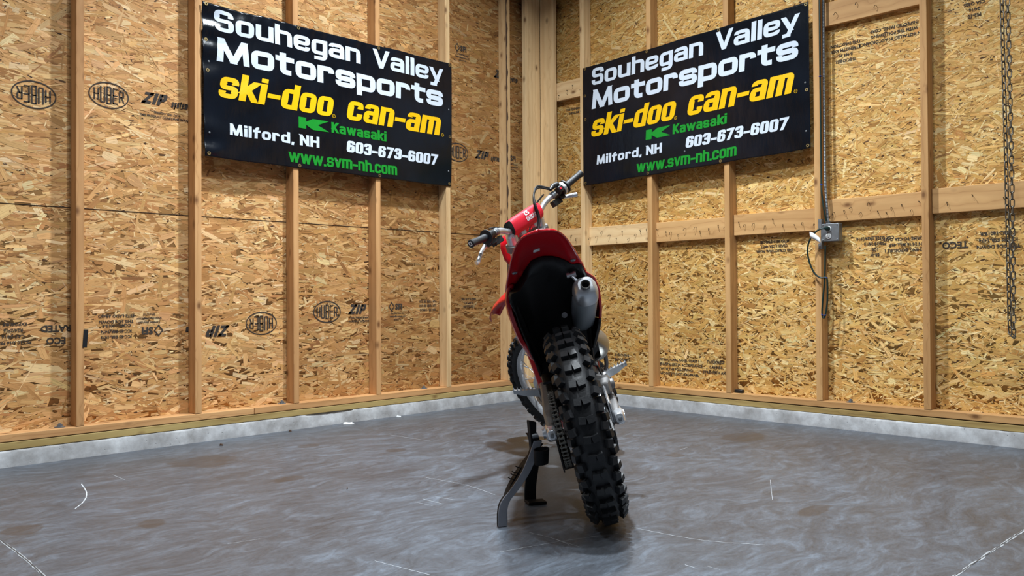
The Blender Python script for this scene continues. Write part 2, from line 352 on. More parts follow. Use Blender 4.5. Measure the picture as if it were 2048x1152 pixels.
# ---------------------------------------------------------------- stroke lettering (closed outlines of even strokes)
X = 1.0
def glyphs(Xh, C, D):
    q = Xh
    G = {
     'S': (1, [('r', [(1, .74*C), (1, C), (0, C), (0, .53*C), (1, .53*C), (1, 0), (0, 0), (0, .26*C)])]),
     's': (1, [('r', [(1, .70*q), (1, q), (0, q), (0, .5*q), (1, .5*q), (1, 0), (0, 0), (0, .30*q)])]),
     'o': (1, [('c', [(0, 0), (1, 0), (1, q), (0, q)])]),
     '0': (1, [('c', [(0, 0), (1, 0), (1, C), (0, C)])]),
     'u': (1, [('r', [(0, q), (0, 0), (1, 0), (1, q)]), ('l', [(1, 0), (1, q)])]),
     'U': (1, [('r', [(0, C), (0, 0), (1, 0), (1, C)])]),
     'h': (1, [('l', [(0, 0), (0, C)]), ('r', [(0, q), (1, q), (1, 0)])]),
     'e': (1, [('r', [(0, .5*q), (1, .5*q), (1, q), (0, q), (0, 0), (1, 0), (1, .24*q)])]),
     'g': (1, [('c', [(0, 0), (1, 0), (1, q), (0, q)]), ('r', [(1, q), (1, D), (.05, D)])]),
     'a': (1, [('r', [(.02, .80*q), (.02, q), (1, q), (1, 0)]), ('r', [(1, .55*q), (0, .55*q), (0, 0), (1, 0)])]),
     'n': (1, [('l', [(0, 0), (0, q)]), ('r', [(0, q), (1, q), (1, 0)])]),
     'm': (1.75, [('l', [(0, 0), (0, q)]), ('r', [(0, q), (.875, q), (.875, 0)]), ('r', [(.875, q), (1.75, q), (1.75, 0)])]),
     'V': (1.1, [('l', [(0, C), (.5, 0)]), ('l', [(1.1, C), (.6, 0)])]),
     'v': (1, [('l', [(0, q), (.45, 0)]), ('l', [(1, q), (.55, 0)])]),
     'w': (1.8, [('l', [(0, q), (.42, 0)]), ('l', [(.86, q), (.48, 0)]), ('l', [(.94, q), (1.32, 0)]), ('l', [(1.8, q), (1.38, 0)])]),
     'l': (0, [('l', [(0, 0), (0, C)])]),
     'i': (0, [('l', [(0, 0), (0, q)]), ('d', [(0, C)])]),
     'y': (1, [('l', [(0, q), (.55, 0)]), ('l', [(1, q), (.38, D), (.1, D)])]),
     'M': (1.5, [('l', [(0, 0), (.08, C)]), ('l', [(.14, C), (.70, 0)]), ('l', [(.80, 0), (1.36, C)]), ('l', [(1.42, C), (1.5, 0)])]),
     'N': (1.1, [('l', [(0, 0), (0, C), (1.1, 0), (1.1, C)])]),
     'H': (1.1, [('l', [(0, 0), (0, C)]), ('l', [(1.1, 0), (1.1, C)]), ('l', [(0, .52*C), (1.1, .52*C)])]),
     't': (.8, [('r', [(.28, q*1.28), (.28, 0), (.8, 0)]), ('l', [(0, q), (.8, q)])]),
     'r': (.75, [('l', [(0, 0), (0, q)]), ('r', [(0, q), (.75, q), (.75, .68*q)])]),
     'p': (1, [('l', [(0, D), (0, q)]), ('c', [(0, 0), (1, 0), (1, q), (0, q)])]),
     'k': (1, [('l', [(0, 0), (0, C)]), ('l', [(.95, q), (.1, .42*q)]), ('l', [(.35, .58*q), (1.0, 0)])]),
     'K': (1.1, [('l', [(0, 0), (0, C)]), ('l', [(1.05, C), (.1, .42*C)]), ('l', [(.35, .58*C), (1.1, 0)])]),
     'd': (1, [('l', [(1, 0), (1, C)]), ('c', [(0, 0), (1, 0), (1, q), (0, q)])]),
     'b': (1, [('l', [(0, 0), (0, C)]), ('c', [(0, 0), (1, 0), (1, q), (0, q)])]),
     'c': (1, [('r', [(1, .66*q), (1, q), (0, q), (0, 0), (1, 0), (1, .34*q)])]),
     'f': (.7, [('r', [(.7, C), (.25, C), (.25, 0)]), ('l', [(0, q), (.7, q)])]),
     '-': (.6, [('l', [(0, .48*q), (.6, .48*q)])]),
     '.': (0, [('d', [(0, 0)])]), ',': (0, [('l', [(0.0, -.02*C), (-.03, -.13*C)])]),
     '6': (1, [('r', [(1, .74*C), (1, C), (0, C), (0, 0), (1, 0), (1, .56*C), (0, .56*C)])]),
     '3': (1, [('r', [(0, .74*C), (0, C), (1, C), (1, 0), (0, 0), (0, .26*C)]), ('l', [(.4, .53*C), (1, .53*C)])]),
     '7': (1, [('l', [(0, C), (1, C), (.32, 0)])]),
     'Z': (1.1, [('l', [(0, C), (1.1, C), (0, 0), (1.1, 0)])]), 'I': (0, [('l', [(0, 0), (0, C)])]),
     'P': (1, [('l', [(0, 0), (0, C)]), ('r', [(0, C), (1, C), (1, .45*C), (0, .45*C)])]),
     'B': (1, [('l', [(0, 0), (0, C)]), ('r', [(0, C), (1, C), (1, .53*C), (0, .53*C)]), ('r', [(0, .53*C), (1, .53*C), (1, 0), (0, 0)])]),
     'E': (.9, [('l', [(.9, C), (0, C), (0, 0), (.9, 0)]), ('l', [(0, .52*C), (.8, .52*C)])]),
     'R': (1, [('l', [(0, 0), (0, C)]), ('r', [(0, C), (1, C), (1, .48*C), (0, .48*C)]), ('l', [(.5, .48*C), (1.05, 0)])]),
     'G': (1, [('r', [(1, .74*C), (1, C), (0, C), (0, 0), (1, 0), (1, .5*C), (.55, .5*C)])]),
     'A': (1.2, [('l', [(0, 0), (.6, C), (1.2, 0)]), ('l', [(.25, .3*C), (.95, .3*C)])]),
     'F': (.9, [('l', [(.9, C), (0, C), (0, 0)]), ('l', [(0, .52*C), (.8, .52*C)])]),
     ' ': (.55, []),
    }
    return G
def round_path(pts, r, closed, sx):
    """fillet corners; pts in metres; r radius"""
    P = [np.array(p, float) for p in pts]; n = len(P); out = []
    rng = range(n) if closed else range(1, n-1)
    if not closed: out.append(P[0])
    for i in rng:
        a, b, c = P[(i-1) % n], P[i], P[(i+1) % n]
        la, lc = np.linalg.norm(a-b), np.linalg.norm(c-b)
        ra = min(r, la*.5 if (closed or 1 < i) else la*.98); rc = min(r, lc*.5 if (closed or i < n-2) else lc*.98)
        s = b+(a-b)/la*ra; e = b+(c-b)/lc*rc
        for k in range(7):
            t = k/6; out.append((1-t)**2*s+2*t*(1-t)*b*1.0+t*t*e if False else ((1-t)**2*s+2*t*(1-t)*(b+(b-(s+e)/2)*.18)+t*t*e))
    if not closed: out.append(P[-1])
    return out
def strip(path, tx, ty, closed, step=.03):
    P = []
    n = len(path)
    for i in range(n if closed else n-1):
        a, b = path[i], path[(i+1) % n]; L = np.linalg.norm(b-a)
        if L < 1e-6: continue
        k = max(1, int(math.ceil(L/step)))
        for j in range(k): P.append(a+(b-a)*j/k)
    if not closed: P.append(path[-1])
    n = len(P); vs = []; fs = []
    for i in range(n):
        if closed: d1 = P[i]-P[i-1]; d2 = P[(i+1) % n]-P[i]
        else:
            d1 = P[i]-P[i-1] if i else P[1]-P[0]; d2 = P[i+1]-P[i] if i < n-1 else P[-1]-P[-2]
        d1 = d1/np.linalg.norm(d1); d2 = d2/np.linalg.norm(d2)
        n1 = np.array([-d1[1], d1[0]]); n2 = np.array([-d2[1], d2[0]]); m = n1+n2
        if np.linalg.norm(m) < .2: m = n1
        m = m/np.linalg.norm(m); k = 1/max(.42, m@n1)
        th = math.hypot(m[0]*tx, m[1]*ty)/2*k
        vs += [P[i]+m*th, P[i]-m*th]
    for i in range(n if closed else n-1):
        j = (i+1) % n; fs.append((2*i, 2*i+1, 2*j+1, 2*j))
    return vs, fs
def straight(a, b, tx, ty, step=.03):
    """one straight stroke; slanting strokes are cut level with the line of text"""
    d = b-a; L = np.linalg.norm(d); d = d/L
    if abs(d[0]) < 1e-4: off = np.array([tx/2, 0]); a = a-d*ty/2; b = b+d*ty/2
    elif abs(d[1]) < 1e-4: off = np.array([0, ty/2]); a = a-d*tx/2; b = b+d*tx/2
    else:
        sn = abs(d[1]); off = np.array([min(tx*1.5, (tx*.62+ty*.38)/sn)/2, 0]); a = a-d*ty/2/sn; b = b+d*ty/2/sn
    k = max(1, int(math.ceil(L/step))); vs = []
    for i in range(k+1):
        p = a+(b-a)*i/k; vs += [p+off, p-off]
    return vs, [(2*i, 2*i+1, 2*i+3, 2*i+2) for i in range(k)]
def lettering(text, x0, x1, base, C, xh, tx, ty, r=.4, gap=.35, desc=-.3, shear=0, kern=None):
    """returns 2d verts, faces with text between x0 and x1, baseline base, cap height C (metres)"""
    c = C-ty; q = xh-ty
    G = glyphs(q, c, desc*xh)
    units = sum(G[ch][0] for ch in text); ng = sum(1 for ch in text if ch != ' ')
    fixed = ng*tx+(len(text)-1)*gap*tx
    W = (x1-x0-abs(shear)*C-fixed)/max(units, .01)
    V = []; F = []; x = x0
    for ch in text:
        wd, paths = G[ch]
        if ch != ' ':
            for kind, pts in paths:
                if kind == 'd':
                    px, py = pts[0]; cx = x+tx/2+px*W; cy = py+ty/2 if py == 0 else py+ty/2
                    s = ty*.95 if py else ty
                    vs = [np.array([cx-tx/2, cy-s/2]), np.array([cx+tx/2, cy-s/2]), np.array([cx+tx/2, cy+s/2]), np.array([cx-tx/2, cy+s/2])]; fs = [(0, 1, 2, 3)]
                else:
                    P = [np.array([x+tx/2+px*W, py+ty/2]) for px, py in pts]
                    if kind in 'rc': P = round_path(P, r*min(W, q), kind == 'c', 1)
                    elif kind == 'l' and len(P) == 2 and abs(P[0][0]-P[1][0]) < 1e-6:
                        lo, hi = sorted((P[0][1], P[1][1])); P = [np.array([P[0][0], lo-ty/2]), np.array([P[0][0], hi+ty/2])]
                    elif kind == 'l':
                        for p0, p1 in zip(P[:-1], P[1:]):
                            sv, sf_ = straight(p0, p1, tx, ty)
                            o = len(V); V += sv; F += [tuple(i+o for i in f) for f in sf_]
                        continue
                    if kind == 'r' :
                        for a, b in ((0, 1), (-1, -2)):
                            if abs(P[a][0]-P[b][0]) < 1e-6 and ((P[a][1] < ty*.6 and P[b][1] > P[a][1]) or (P[a][1] > q+ty*.4 and P[b][1] < P[a][1])):
                                P[a] = P[a]+np.array([0, math.copysign(ty/2, P[a][1]-P[b][1])])
                    vs, fs = strip(P, tx, ty, kind == 'c')
                o = len(V); V += vs; F += [tuple(i+o for i in f) for f in fs]
            x += tx
        x += wd*W+gap*tx
    V = [np.array([v[0]+shear*v[1], v[1]+base]) for v in V]
    return V, F
def text_mesh(body, size, bold=0.0):
    """built-in typeface, as flat vertices and faces"""
    cu = bpy.data.curves.new('t', 'FONT'); cu.body = body; cu.size = size; cu.offset = bold; cu.resolution_u = 2
    o = bpy.data.objects.new('t', cu); COL.objects.link(o)
    dg = bpy.context.evaluated_depsgraph_get(); me = o.evaluated_get(dg).to_mesh()
    V = [np.array([v.co.x, v.co.y]) for v in me.vertices]; F = [tuple(p.vertices) for p in me.polygons]
    o.evaluated_get(dg).to_mesh_clear(); bpy.data.objects.remove(o); bpy.data.curves.remove(cu)
    return V, F

# ---------------------------------------------------------------- the room: slab, curbs, sheathing
DEP = .089; HC = .0802; ZP = HC+.076; OC = .6096; HALF = .019
fl = struct(build('floor', MB().box2((-8, -8, -.2), (.4, .4, 0)), 'concrete_floor', smooth=0))

def curb(name, left):
    rnd = random.Random(5 if left else 9); n = 220; L = 6.2
    rows = []
    prof = [(-.007, -.02), (-.007, .004), (-.005, .03), (-.004, .068), (-.001, HC-.002), (.006, HC), (.25, HC)]
    for i in range(n+1):
        t = -L+L*i/n+.0
        row = []
        for k, (d, z) in enumerate(prof):
            j = rnd.uniform(-.0018, .0018) if k in (1, 2, 3) else 0
            ez = rnd.uniform(-.002, .0) if k in (4, 5) else 0
            if left and abs(t+1.95) < .17 and k in (3, 4, 5): j += .010*(1-abs(t+1.95)/.17)+rnd.uniform(0, .004); ez -= .012 if k == 4 else 0
            row.append((t, d+j, z+ez) if left else (d+j, t, z+ez))
        rows.append(row)
    end = [((.25, d, z) if left else (d, .25, z)) for d, z in prof]
    rows.append(end)
    return struct(build(name, MB().sheet(rows), 'concrete_curb', smooth=50))
curb('baseboard_left', True); curb('baseboard_right', False)

def sheathing(name, left, seed, n_big, n_fine, palette, weights, ang_sd, seam=None, corner_falloff=()):
    rs = np.random.RandomState(seed)
    A, Bx = -5.3, DEP+.003
    z0, z1 = HC+.02, 3.35
    V = []; nf = n_big+n_fine
    big = np.arange(nf) < n_big
    kind = rs.rand(nf)
    length = np.where(big, np.exp(rs.normal(math.log(.082 if left else .056), .5, nf)), np.exp(rs.normal(math.log(.028), .45, nf)))
    length = np.clip(length, .01, .19)
    width = np.where(big, np.clip(np.exp(rs.normal(math.log(.0155 if left else .0108), .55, nf)), .003, .05 if left else .038), np.clip(np.exp(rs.normal(math.log(.0045), .5, nf)), .0015, .012))
    sp0 = np.where(~big)[0][:int((~big).sum()*.30)]; length[sp0] *= .45; width[sp0] *= .75
    ang = rs.normal(0, ang_sd, nf); wild = rs.rand(nf) < .14; ang[wild] = rs.uniform(-1.5, 1.5, wild.sum())
    cx = rs.uniform(A, Bx, nf); cz = rs.uniform(z0, z1, nf)
    order = rs.permutation(nf)
    dep = np.empty(nf); dep[order] = np.linspace(0, .0016, nf); dep[~big] = rs.uniform(.0009, .0018, (~big).sum())
    u = np.array([-.5, -.5, -.18, .2, .5, .5, .18, -.2]); v = np.array([-.42, .42, .5, .5, .4, -.42, -.5, -.5])
    U = u[None]*length[:, None]*(1+rs.uniform(-.12, .12, (nf, 8))); Vv = v[None]*width[:, None]*(1+rs.uniform(-.22, .12, (nf, 8)))
    ca, sa = np.cos(ang)[:, None], np.sin(ang)[:, None]
    px = np.clip(cx[:, None]+U*ca-Vv*sa, A, Bx); pz = np.clip(cz[:, None]+U*sa+Vv*ca, z0, z1)
    tilt = rs.normal(0, .00028, (nf, 1))*np.sign(v)[None]+rs.normal(0, .0001, (nf, 8))
    d = np.clip(dep[:, None]+tilt, -.0004, .0026)
    out = DEP-d
    co = np.empty((nf, 8, 3))
    if left: co[..., 0] = px; co[..., 1] = out; co[..., 2] = pz
    else: co[..., 0] = out; co[..., 1] = px; co[..., 2] = pz
    uv = np.stack([U+rs.uniform(0, 50, (nf, 1)), Vv+rs.uniform(0, 50, (nf, 1))], -1)
    # backing board
    bb = MB()
    if left: bb.box2((A, DEP+.0006, z0), (DEP+.02, DEP+.02, z1))
    else: bb.box2((DEP+.0006, A, z0), (DEP+.02, DEP+.02, z1))
    nb = len(bb.v); seams = MB()
    if seam:
        if left: seams.box2((A, DEP-.0035, seam-.0016), (Bx, DEP, seam+.0016))
        else: seams.box2((DEP-.0035, A, seam-.0016), (DEP, Bx, seam+.0016))
    vs = np.concatenate([co.reshape(-1, 3), np.array([tuple(k) for k in bb.v]), np.array([tuple(k) for k in seams.v]).reshape(-1, 3)])
    nface = nf+len(bb.f)+len(seams.f)
    me = bpy.data.meshes.new(name)
    loops = list(range(nf*8)); ls = [i*8 for i in range(nf)]; lt = [8]*nf
    off = nf*8
    for f in bb.f: ls.append(len(loops)); lt.append(len(f)); loops += [k+off for k in f]
    off += nb
    for f in seams.f: ls.append(len(loops)); lt.append(len(f)); loops += [k+off for k in f]
    me.vertices.add(len(vs)); me.vertices.foreach_set('co', vs.ravel())
    me.loops.add(len(loops)); me.loops.foreach_set('vertex_index', loops)
    me.polygons.add(nface); me.polygons.foreach_set('loop_start', ls)
    try: me.polygons.foreach_set('loop_total', lt)
    except Exception: pass
    me.update(calc_edges=True)
    pal = np.array([lin(c) for c in palette]); pal = pal*.80+pal[1:4].mean(0)*.20; w = np.array(weights)/sum(weights)
    idx = rs.choice(len(pal), nf, p=w); col = pal[idx]*rs.normal(1, .09, (nf, 1))*(1+rs.normal(0, .025, (nf, 3)))
    nfi = (~big).sum(); col[~big] = pal[rs.choice([0, 1, 2, 5, 5, 6], nfi)]*rs.normal(1, .1, (nfi, 1))
    spk = np.where(~big)[0][:int(nfi*.30)]; col[spk] = np.array(lin((74, 50, 30)))*rs.uniform(.6, 1.5, (len(spk), 1))
    # light falloff towards the corner painted into flake colour, stepped per stud bay
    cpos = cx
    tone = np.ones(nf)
    for lo, hi, k in corner_falloff: tone[(cpos > lo) & (cpos <= hi)] = k
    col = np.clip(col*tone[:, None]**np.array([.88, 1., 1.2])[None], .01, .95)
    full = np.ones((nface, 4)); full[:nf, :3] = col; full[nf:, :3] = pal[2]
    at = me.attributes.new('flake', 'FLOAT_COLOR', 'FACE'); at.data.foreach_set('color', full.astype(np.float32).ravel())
    ul = me.uv_layers.new(name='UVMap'); uu = np.zeros((len(loops), 2), np.float32); uu[:nf*8] = uv.reshape(-1, 2)
    ul.data.foreach_set('uv', uu.ravel())
    me.materials.append(MATS['osb']); me.materials.append(MATS['seam_gap'])
    mi = np.zeros(nface, np.int32); mi[nf+len(bb.f):] = 1; me.polygons.foreach_set('material_index', mi)
    me.validate()
    o = bpy.data.objects.new(name, me); COL.objects.link(o); return struct(o)
PALETTE_A = [(226, 184, 128), (208, 160, 104), (194, 144, 88), (178, 126, 74), (154, 104, 58), (234, 204, 154), (136, 90, 52)]
PALETTE_B = [(230, 194, 128), (216, 172, 102), (202, 154, 84), (186, 136, 70), (164, 114, 56), (240, 214, 156), (134, 92, 50)]
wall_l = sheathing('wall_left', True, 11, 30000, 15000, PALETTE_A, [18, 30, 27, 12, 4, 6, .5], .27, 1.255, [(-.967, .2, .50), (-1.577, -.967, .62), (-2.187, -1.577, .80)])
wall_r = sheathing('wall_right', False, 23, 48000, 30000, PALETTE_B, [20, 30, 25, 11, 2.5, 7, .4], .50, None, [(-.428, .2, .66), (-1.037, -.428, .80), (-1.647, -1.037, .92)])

# plates along the foot of the walls
def board(name, a, b, along, m, knots=True):
    """box between corners a, b; long local X along world axis 'along'"""
    a, b = Vector(a), Vector(b); c = (a+b)/2; s = b-a; s = Vector([abs(k) for k in s])
    if along == 'x': R = Matrix.Identity(3); dims = (s.x, s.y, s.z)
    elif along == 'y': R = Matrix(((0, -1, 0), (1, 0, 0), (0, 0, 1))); dims = (s.y, s.x, s.z)
    else: R = Matrix(((0, 1, 0), (0, 0, 1), (1, 0, 0))); dims = (s.z, s.x, s.y)
    o = build(name, MB().box((0, 0, 0), dims), m, bevel=.0025, smooth=0)
    o.matrix_world = Matrix.Translation(c) @ R.to_4x4(); return o
struct(board('trim_1', (-6, .0, HC+.0005), (.12, DEP+.003, HC+.0360), 'x', 'treated_lumber'))
struct(board('trim_2', (.003, -6, HC+.0005), (DEP+.003, -.001, HC+.0345), 'y', 'treated_lumber'))
struct(board('trim_3', (-2.462, .001, HC+.0395), (.0, DEP-.003, ZP), 'x', 'lumber_left'))
struct(board('trim_4', (-6, .0005, HC+.0395), (-2.465, DEP-.003, ZP-.0006), 'x', 'lumber_left'))
struct(board('trim_5', (.001, -6, HC+.0395), (DEP-.003, -.001, ZP), 'y', 'lumber_right'))

# ---------------------------------------------------------------- studs
LSTUD = [-(.3577+OC*k) for k in range(6)]
RSTUD = [-(.42785+OC*k) for k in range(5)]
ZT = 3.3
lab_l = ['bare wooden stud with a dark bark edge, nearest the corner on the left wall', 'bare wooden stud behind the right end of the left banner',
         'bare wooden stud behind the right half of the left banner, second from its right end', 'bare wooden stud behind the left half of the left banner, foot beside the plate splice',
         'reddish wooden stud along the left edge of the left banner', 'bare wooden stud at far left with black tape on its right edge']
for k, x in enumerate(LSTUD):
    o = board('wall_stud', (x-HALF, 0, ZP+.0004), (x+HALF, DEP-.003, ZT), 'z', 'lumber_left' if k > 1 else 'lumber_pale')
    tag(o, lab_l[k], 'stud', 'studs of the left wall')
    if k == 0:   # wane: dark bark left on the arris
        b = MB(); rnd = random.Random(3); rows = []
        for i in range(160):
            z = .9+i*.015; wd = .006+.005*math.sin(i*.31)+.004*math.sin(i*.83+1)+rnd.uniform(-.001, .001)
            wd = max(.001, wd)*(1 if z > 1.0 else .3)
            rows.append([(x-HALF-.0012, .004+.001, z), (x-HALF+.0005-.0012, -.0012, z), (x-HALF+wd, -.0012, z)])
        r = build('bark_edge', b.sheet(rows), 'dirt', smooth=0); r.parent = o; r.matrix_parent_inverse = o.matrix_world.inverted()
lab_r = ['bare wooden stud behind the left end of the right banner, beside the handlebar grip', 'bare wooden stud below the left half of the right banner', 'bare wooden stud below the right half of the right banner',
         'wooden stud carrying the grey outlet box, conduit and green cord', 'bare wooden stud at the right, between the outlet box and the hanging chain']
for k, y in enumerate(RSTUD):
    o = board('wall_stud', (0, y-HALF, ZP+.0004), (DEP-.003, y+HALF, ZT), 'z', 'lumber_right' if k else 'lumber_pale')
    tag(o, lab_r[k], 'stud', 'studs of the right wall')
tag(board('corner_post', (-.168, .0, ZP+.0004), (-.002, .037, ZT), 'z', 'lumber_pale'), 'wide pale knotty board set flat in the corner, its left half', 'post')
tag(board('corner_post', (.0, -.142, ZP+.0004), (.037, .0, ZT), 'z', 'lumber_pale'), 'wide pale knotty board set flat in the corner, its right half', 'post')

# blocking boards between the right-hand studs, with bent nails
def blocking(y0, y1, z0, z1, label, nails, seed):
    o = board('blocking_board', (.05, y0, z0), (DEP-.003, y1, z1), 'y', 'lumber_right' if y1 < -1 else 'lumber_pale')
    tag(o, label, 'board', 'blocking boards between the right wall studs')
    bpy.context.view_layer.update(); inv = o.matrix_world.inverted(); rnd = random.Random(seed)
    for i in range(nails):
        y = y0+(y1-y0)*(i+.5+rnd.uniform(-.25, .25))/nails; z = (z0+z1)/2+rnd.uniform(-.035, .03)
        out = rnd.uniform(.012, .024); a = rnd.choice([-1, 1])*rnd.uniform(.3, 1.2); ln = rnd.uniform(.012, .024)
        p = [(.056, y, z), (.05-out*.75, y-.001, z+.001), (.05-out, y+.003*a, z-.001), (.05-out*.9, y+ln*.55*math.sin(a), z-ln*abs(math.cos(a)))]
        b = MB().tube(p, .0015, 6); b.box(Vector(p[-1]), (.0045, .0045, .002))
        nobj = build('bent_nail', b, 'nail_steel'); nobj.parent = o; nobj.matrix_parent_inverse = inv
S = RSTUD
blocking(S[0]+HALF+.001, -.1425, 1.182, 1.314, 'short blocking board between the corner post and the first stud, right of the handlebar', 5, 1)
blocking(S[1]+HALF+.001, S[0]-HALF-.001, 1.175, 1.312, 'blocking board under the left end of the right banner', 10, 2)
blocking(S[2]+HALF+.001, S[1]-HALF-.001, 1.17, 1.308, 'blocking board under the middle of the right banner', 10, 3)
blocking(S[3]+HALF+.001, S[2]-HALF-.001, 1.182, 1.318, 'blocking board ending left of the outlet box under the right banner', 9, 4)
blocking(S[4]+HALF+.001, S[3]-HALF-.001, 1.228, 1.362, 'pale blocking board full of bent nails just right of the outlet box', 12, 5)
blocking(-4.2, S[4]-HALF-.001, 1.234, 1.372, 'blocking board behind the hanging chain at the right edge', 9, 6)
blocking(S[0]+HALF+.001, -.125, 2.325, 2.466, 'high blocking board in the corner beside the right banner top left', 4, 7)
blocking(S[4]+HALF+.001, S[3]-HALF-.001, 2.41, 2.552, 'high blocking board at the top right, between conduit and stud', 4, 8)

# printed stamps on the sheathing
def stamp(parts, left, cx, cz, flip=False, name='printed_stamp'):
    b = MB()
    for V, F in parts:
        P = []
        for v in V:
            x, y = (-v[0], -v[1]) if flip else (v[0], v[1])
            P.append((cx+x, DEP-.0034, cz+y) if left else (DEP-.0034, cx-x, cz+y))
        b.add(P, F)
    o = build(name, b, 'stamp_ink', smooth=0); o.parent = wall_l if left else wall_r; return o
def oval():
    ps = []
    n = 48
    for a, bb, wd in ((.098, .066, .006), (.098, .066, .006)):
        path = [np.array([a*math.cos(2*math.pi*i/n), bb*math.sin(2*math.pi*i/n)]) for i in range(n)]
        ps.append(strip(path, wd, wd, True, 1))
    out = [ps[0]]
    hs = [.062, .084, .092, .084, .062]; xs = -.076
    for ch, h in zip('HUBER', hs):
        V, F = lettering(ch, xs, xs+.027, -h/2, h, h*.7, .0075, .006)
        out.append((V, F)); xs += .0315
    return out
def zipsys():
    a = lettering('ZIP', -.125, .02, -.03, .062, .045, .019, .014, shear=.35); b = lettering('system', .035, .135, -.03, .045, .03, .006, .006, shear=.2)
    return [a, b]
def lines(rows, size, lead=1.35):
    out = []
    for i, t in enumerate(rows):
        V, F = text_mesh(t, size, size*.03); wd = max(v[0] for v in V) if V else 0
        out.append(([v+np.array([-wd/2, -i*lead*size]) for v in V], F))
    return out
def sfi():
    n = 4; d = strip([np.array([.0, .028]), np.array([.022, 0]), np.array([0, -.028]), np.array([-.022, 0])], .006, .006, True, 1)
    V, F = text_mesh('SFI', .052, .002)
    return [([v+np.array([-.05, 0]) for v in d[0]], d[1]), ([v+np.array([-.02, -.018]) for v in V], F)]+[([v+np.array([0, -.05]) for v in q[0]], q[1]) for q in lines(['Certified Sourcing', 'www.sfiprogram.org', 'SFI-01710'], .016)]
stamp(oval(), True, -3.59, 1.80, True); stamp(oval(), True, -3.237, 1.856); stamp(zipsys(), True, -2.945, 1.876)
stamp(lines(['Sheathing span 24/16', 'THIS PRODUCT CONFORMS IN PANELS'], .017), True, -2.93, 1.80)
stamp(oval(), True, -2.37, .642, True); stamp(oval(), True, -1.915, .703); stamp(zipsys(), True, -1.63, .715); stamp(lines(['SHEATHING SPAN 24', 'PRODUCT CONFORMS'], .017), True, -1.66, .655)
stamp(sfi(), True, -1.357, .73); stamp(lines(['ICC-ES ESR-1474', 'ICC-ES ESR-1473', 'CCMC-13019-R'], .022), True, -1.09, .755); stamp(lines(['PS2-10 7/16 PERF', 'CAT 24/16', 'EXPOSURE 1'], .02), True, -.70, .77)
stamp(oval(), True, -.80, 1.85); stamp(zipsys(), True, -.50, 1.858); stamp(sfi(), True, -.235, 1.87)
stamp(zipsys(), True, -2.70, .606, True)
stamp(sfi(), True, -3.03, .62, True); stamp(lines(['ICC-ES ESR-1473', 'ICC-ES ESR-1474', 'CCMC-13019-R'], .022), True, -3.20, .60, True); stamp(lines(['THIS SIDE DOWN', 'ESTE LADO ABAJO'], .022), True, -3.20, .68, True)
stamp(lines(['ECO', 'RATED'], .045), True, -3.49, .60, True); stamp(lines(['PS2-10 7/16 PERF', 'CAT 24/16', 'R24/2F16', 'EXPOSURE 1'], .022), True, -3.68, .59, True)
stamp(sfi(), True, -.75, 2.62); stamp(zipsys(), True, -.30, 2.5)
stamp(lines(['THICKNESS', '0.469 IN', 'STRENGTH AXIS', 'THIS DIRECTION'], .024), False, -2.40, 2.20, True)
stamp(lines(['WHEN INSTALLED IN ACCORDANCE', 'WITH THE FOLLOWING', 'INSPECTED PANEL CORP'], .024), False, -2.68, 2.27, True)
stamp(lines(['PS2-10', '24/16', 'CSA O325', '2R24/2F16'], .024), False, -3.10, 2.30, True)
stamp(lines(['ER-H', '1GL', 'PS2-10 24/16', 'CSA O325 1R24/2F16'], .024), False, -2.56, 1.03, True)
stamp(lines(['SHEATHING EXPOSURE 1', 'SPAN 24/16 MILL 469', 'CONFORMS TO CSA O437'], .024), False, -2.75, 1.05, True)
stamp(lines(['THIS SIDE DOWN', 'ICC-ES ESR-1474', 'CCMC-14019-R'], .026), False, -3.20, 1.05, True); stamp(lines(['TECO'], .05), False, -2.99, 1.075, True)
stamp(lines(['OSB STRUCTURAL PANEL CLASS 1', 'IS TO BE INSTALLED IN ACCORDANCE', 'WITH THE FOLLOWING', 'THE WOOD STRUCTURAL PANEL'], .024), False, -1.19, .335)
stamp(lines(['THICKNESS', '0.469 IN', 'STRENGTH AXIS'], .026), False, -1.50, .335); stamp(lines(['SHEATHING', 'EXPOSURE 1', '7/16 R24'], .024), False, -.72, .35)
stamp(lines(['OSB STRUCTURAL PANEL', 'CLASS 1 CSA O437', 'IS TO BE INSTALLED'], .022), False, -1.93, 1.08, True); stamp(lines(['THIS SIDE DOWN', 'EXPOSURE 1'], .022), False, -.28, 2.24)

# saw-cut joints and scratches in the slab
b = MB()
rnd = random.Random(2)
def jag(pts, wd, z, m, name, seed):
    r = random.Random(seed); path = []
    P = smooth_path(pts, 24)
    vs = []
    for i, p in enumerate(P):
        d = (P[min(i+1, len(P)-1)]-P[max(i-1, 0)]).normalized(); n = Vector((-d.y, d.x, 0))
        a = wd*(.6+.8*r.random()); c = p+n*r.uniform(-.3, .3)*wd
        vs.append([(c+n*a/2).to_tuple()[:2]+(z,), (c-n*a/2).to_tuple()[:2]+(z,)])
    o = build(name, MB().sheet(vs), m, smooth=0); o.parent = fl
jag([(-4.085, -.9, 0), (-4.09, -1.6, 0), (-4.12, -2.2, 0), (-4.13, -3, 0)], .008, .0006, 'joint_chalk', 'saw_joint', 1)
jag([(-4.085, -.9, 0), (-4.09, -1.6, 0), (-4.12, -2.2, 0), (-4.13, -3, 0)], .0035, .0009, 'joint', 'saw_joint', 2)
jag([(-.9, -3.73, 0), (-1.676, -3.717, 0), (-2.33, -3.70, 0), (-3.2, -3.69, 0)], .008, .0006, 'joint_chalk', 'saw_joint', 3)
jag([(-.9, -3.73, 0), (-1.676, -3.717, 0), (-2.33, -3.70, 0), (-3.2, -3.69, 0)], .0035, .0009, 'joint', 'saw_joint', 4)
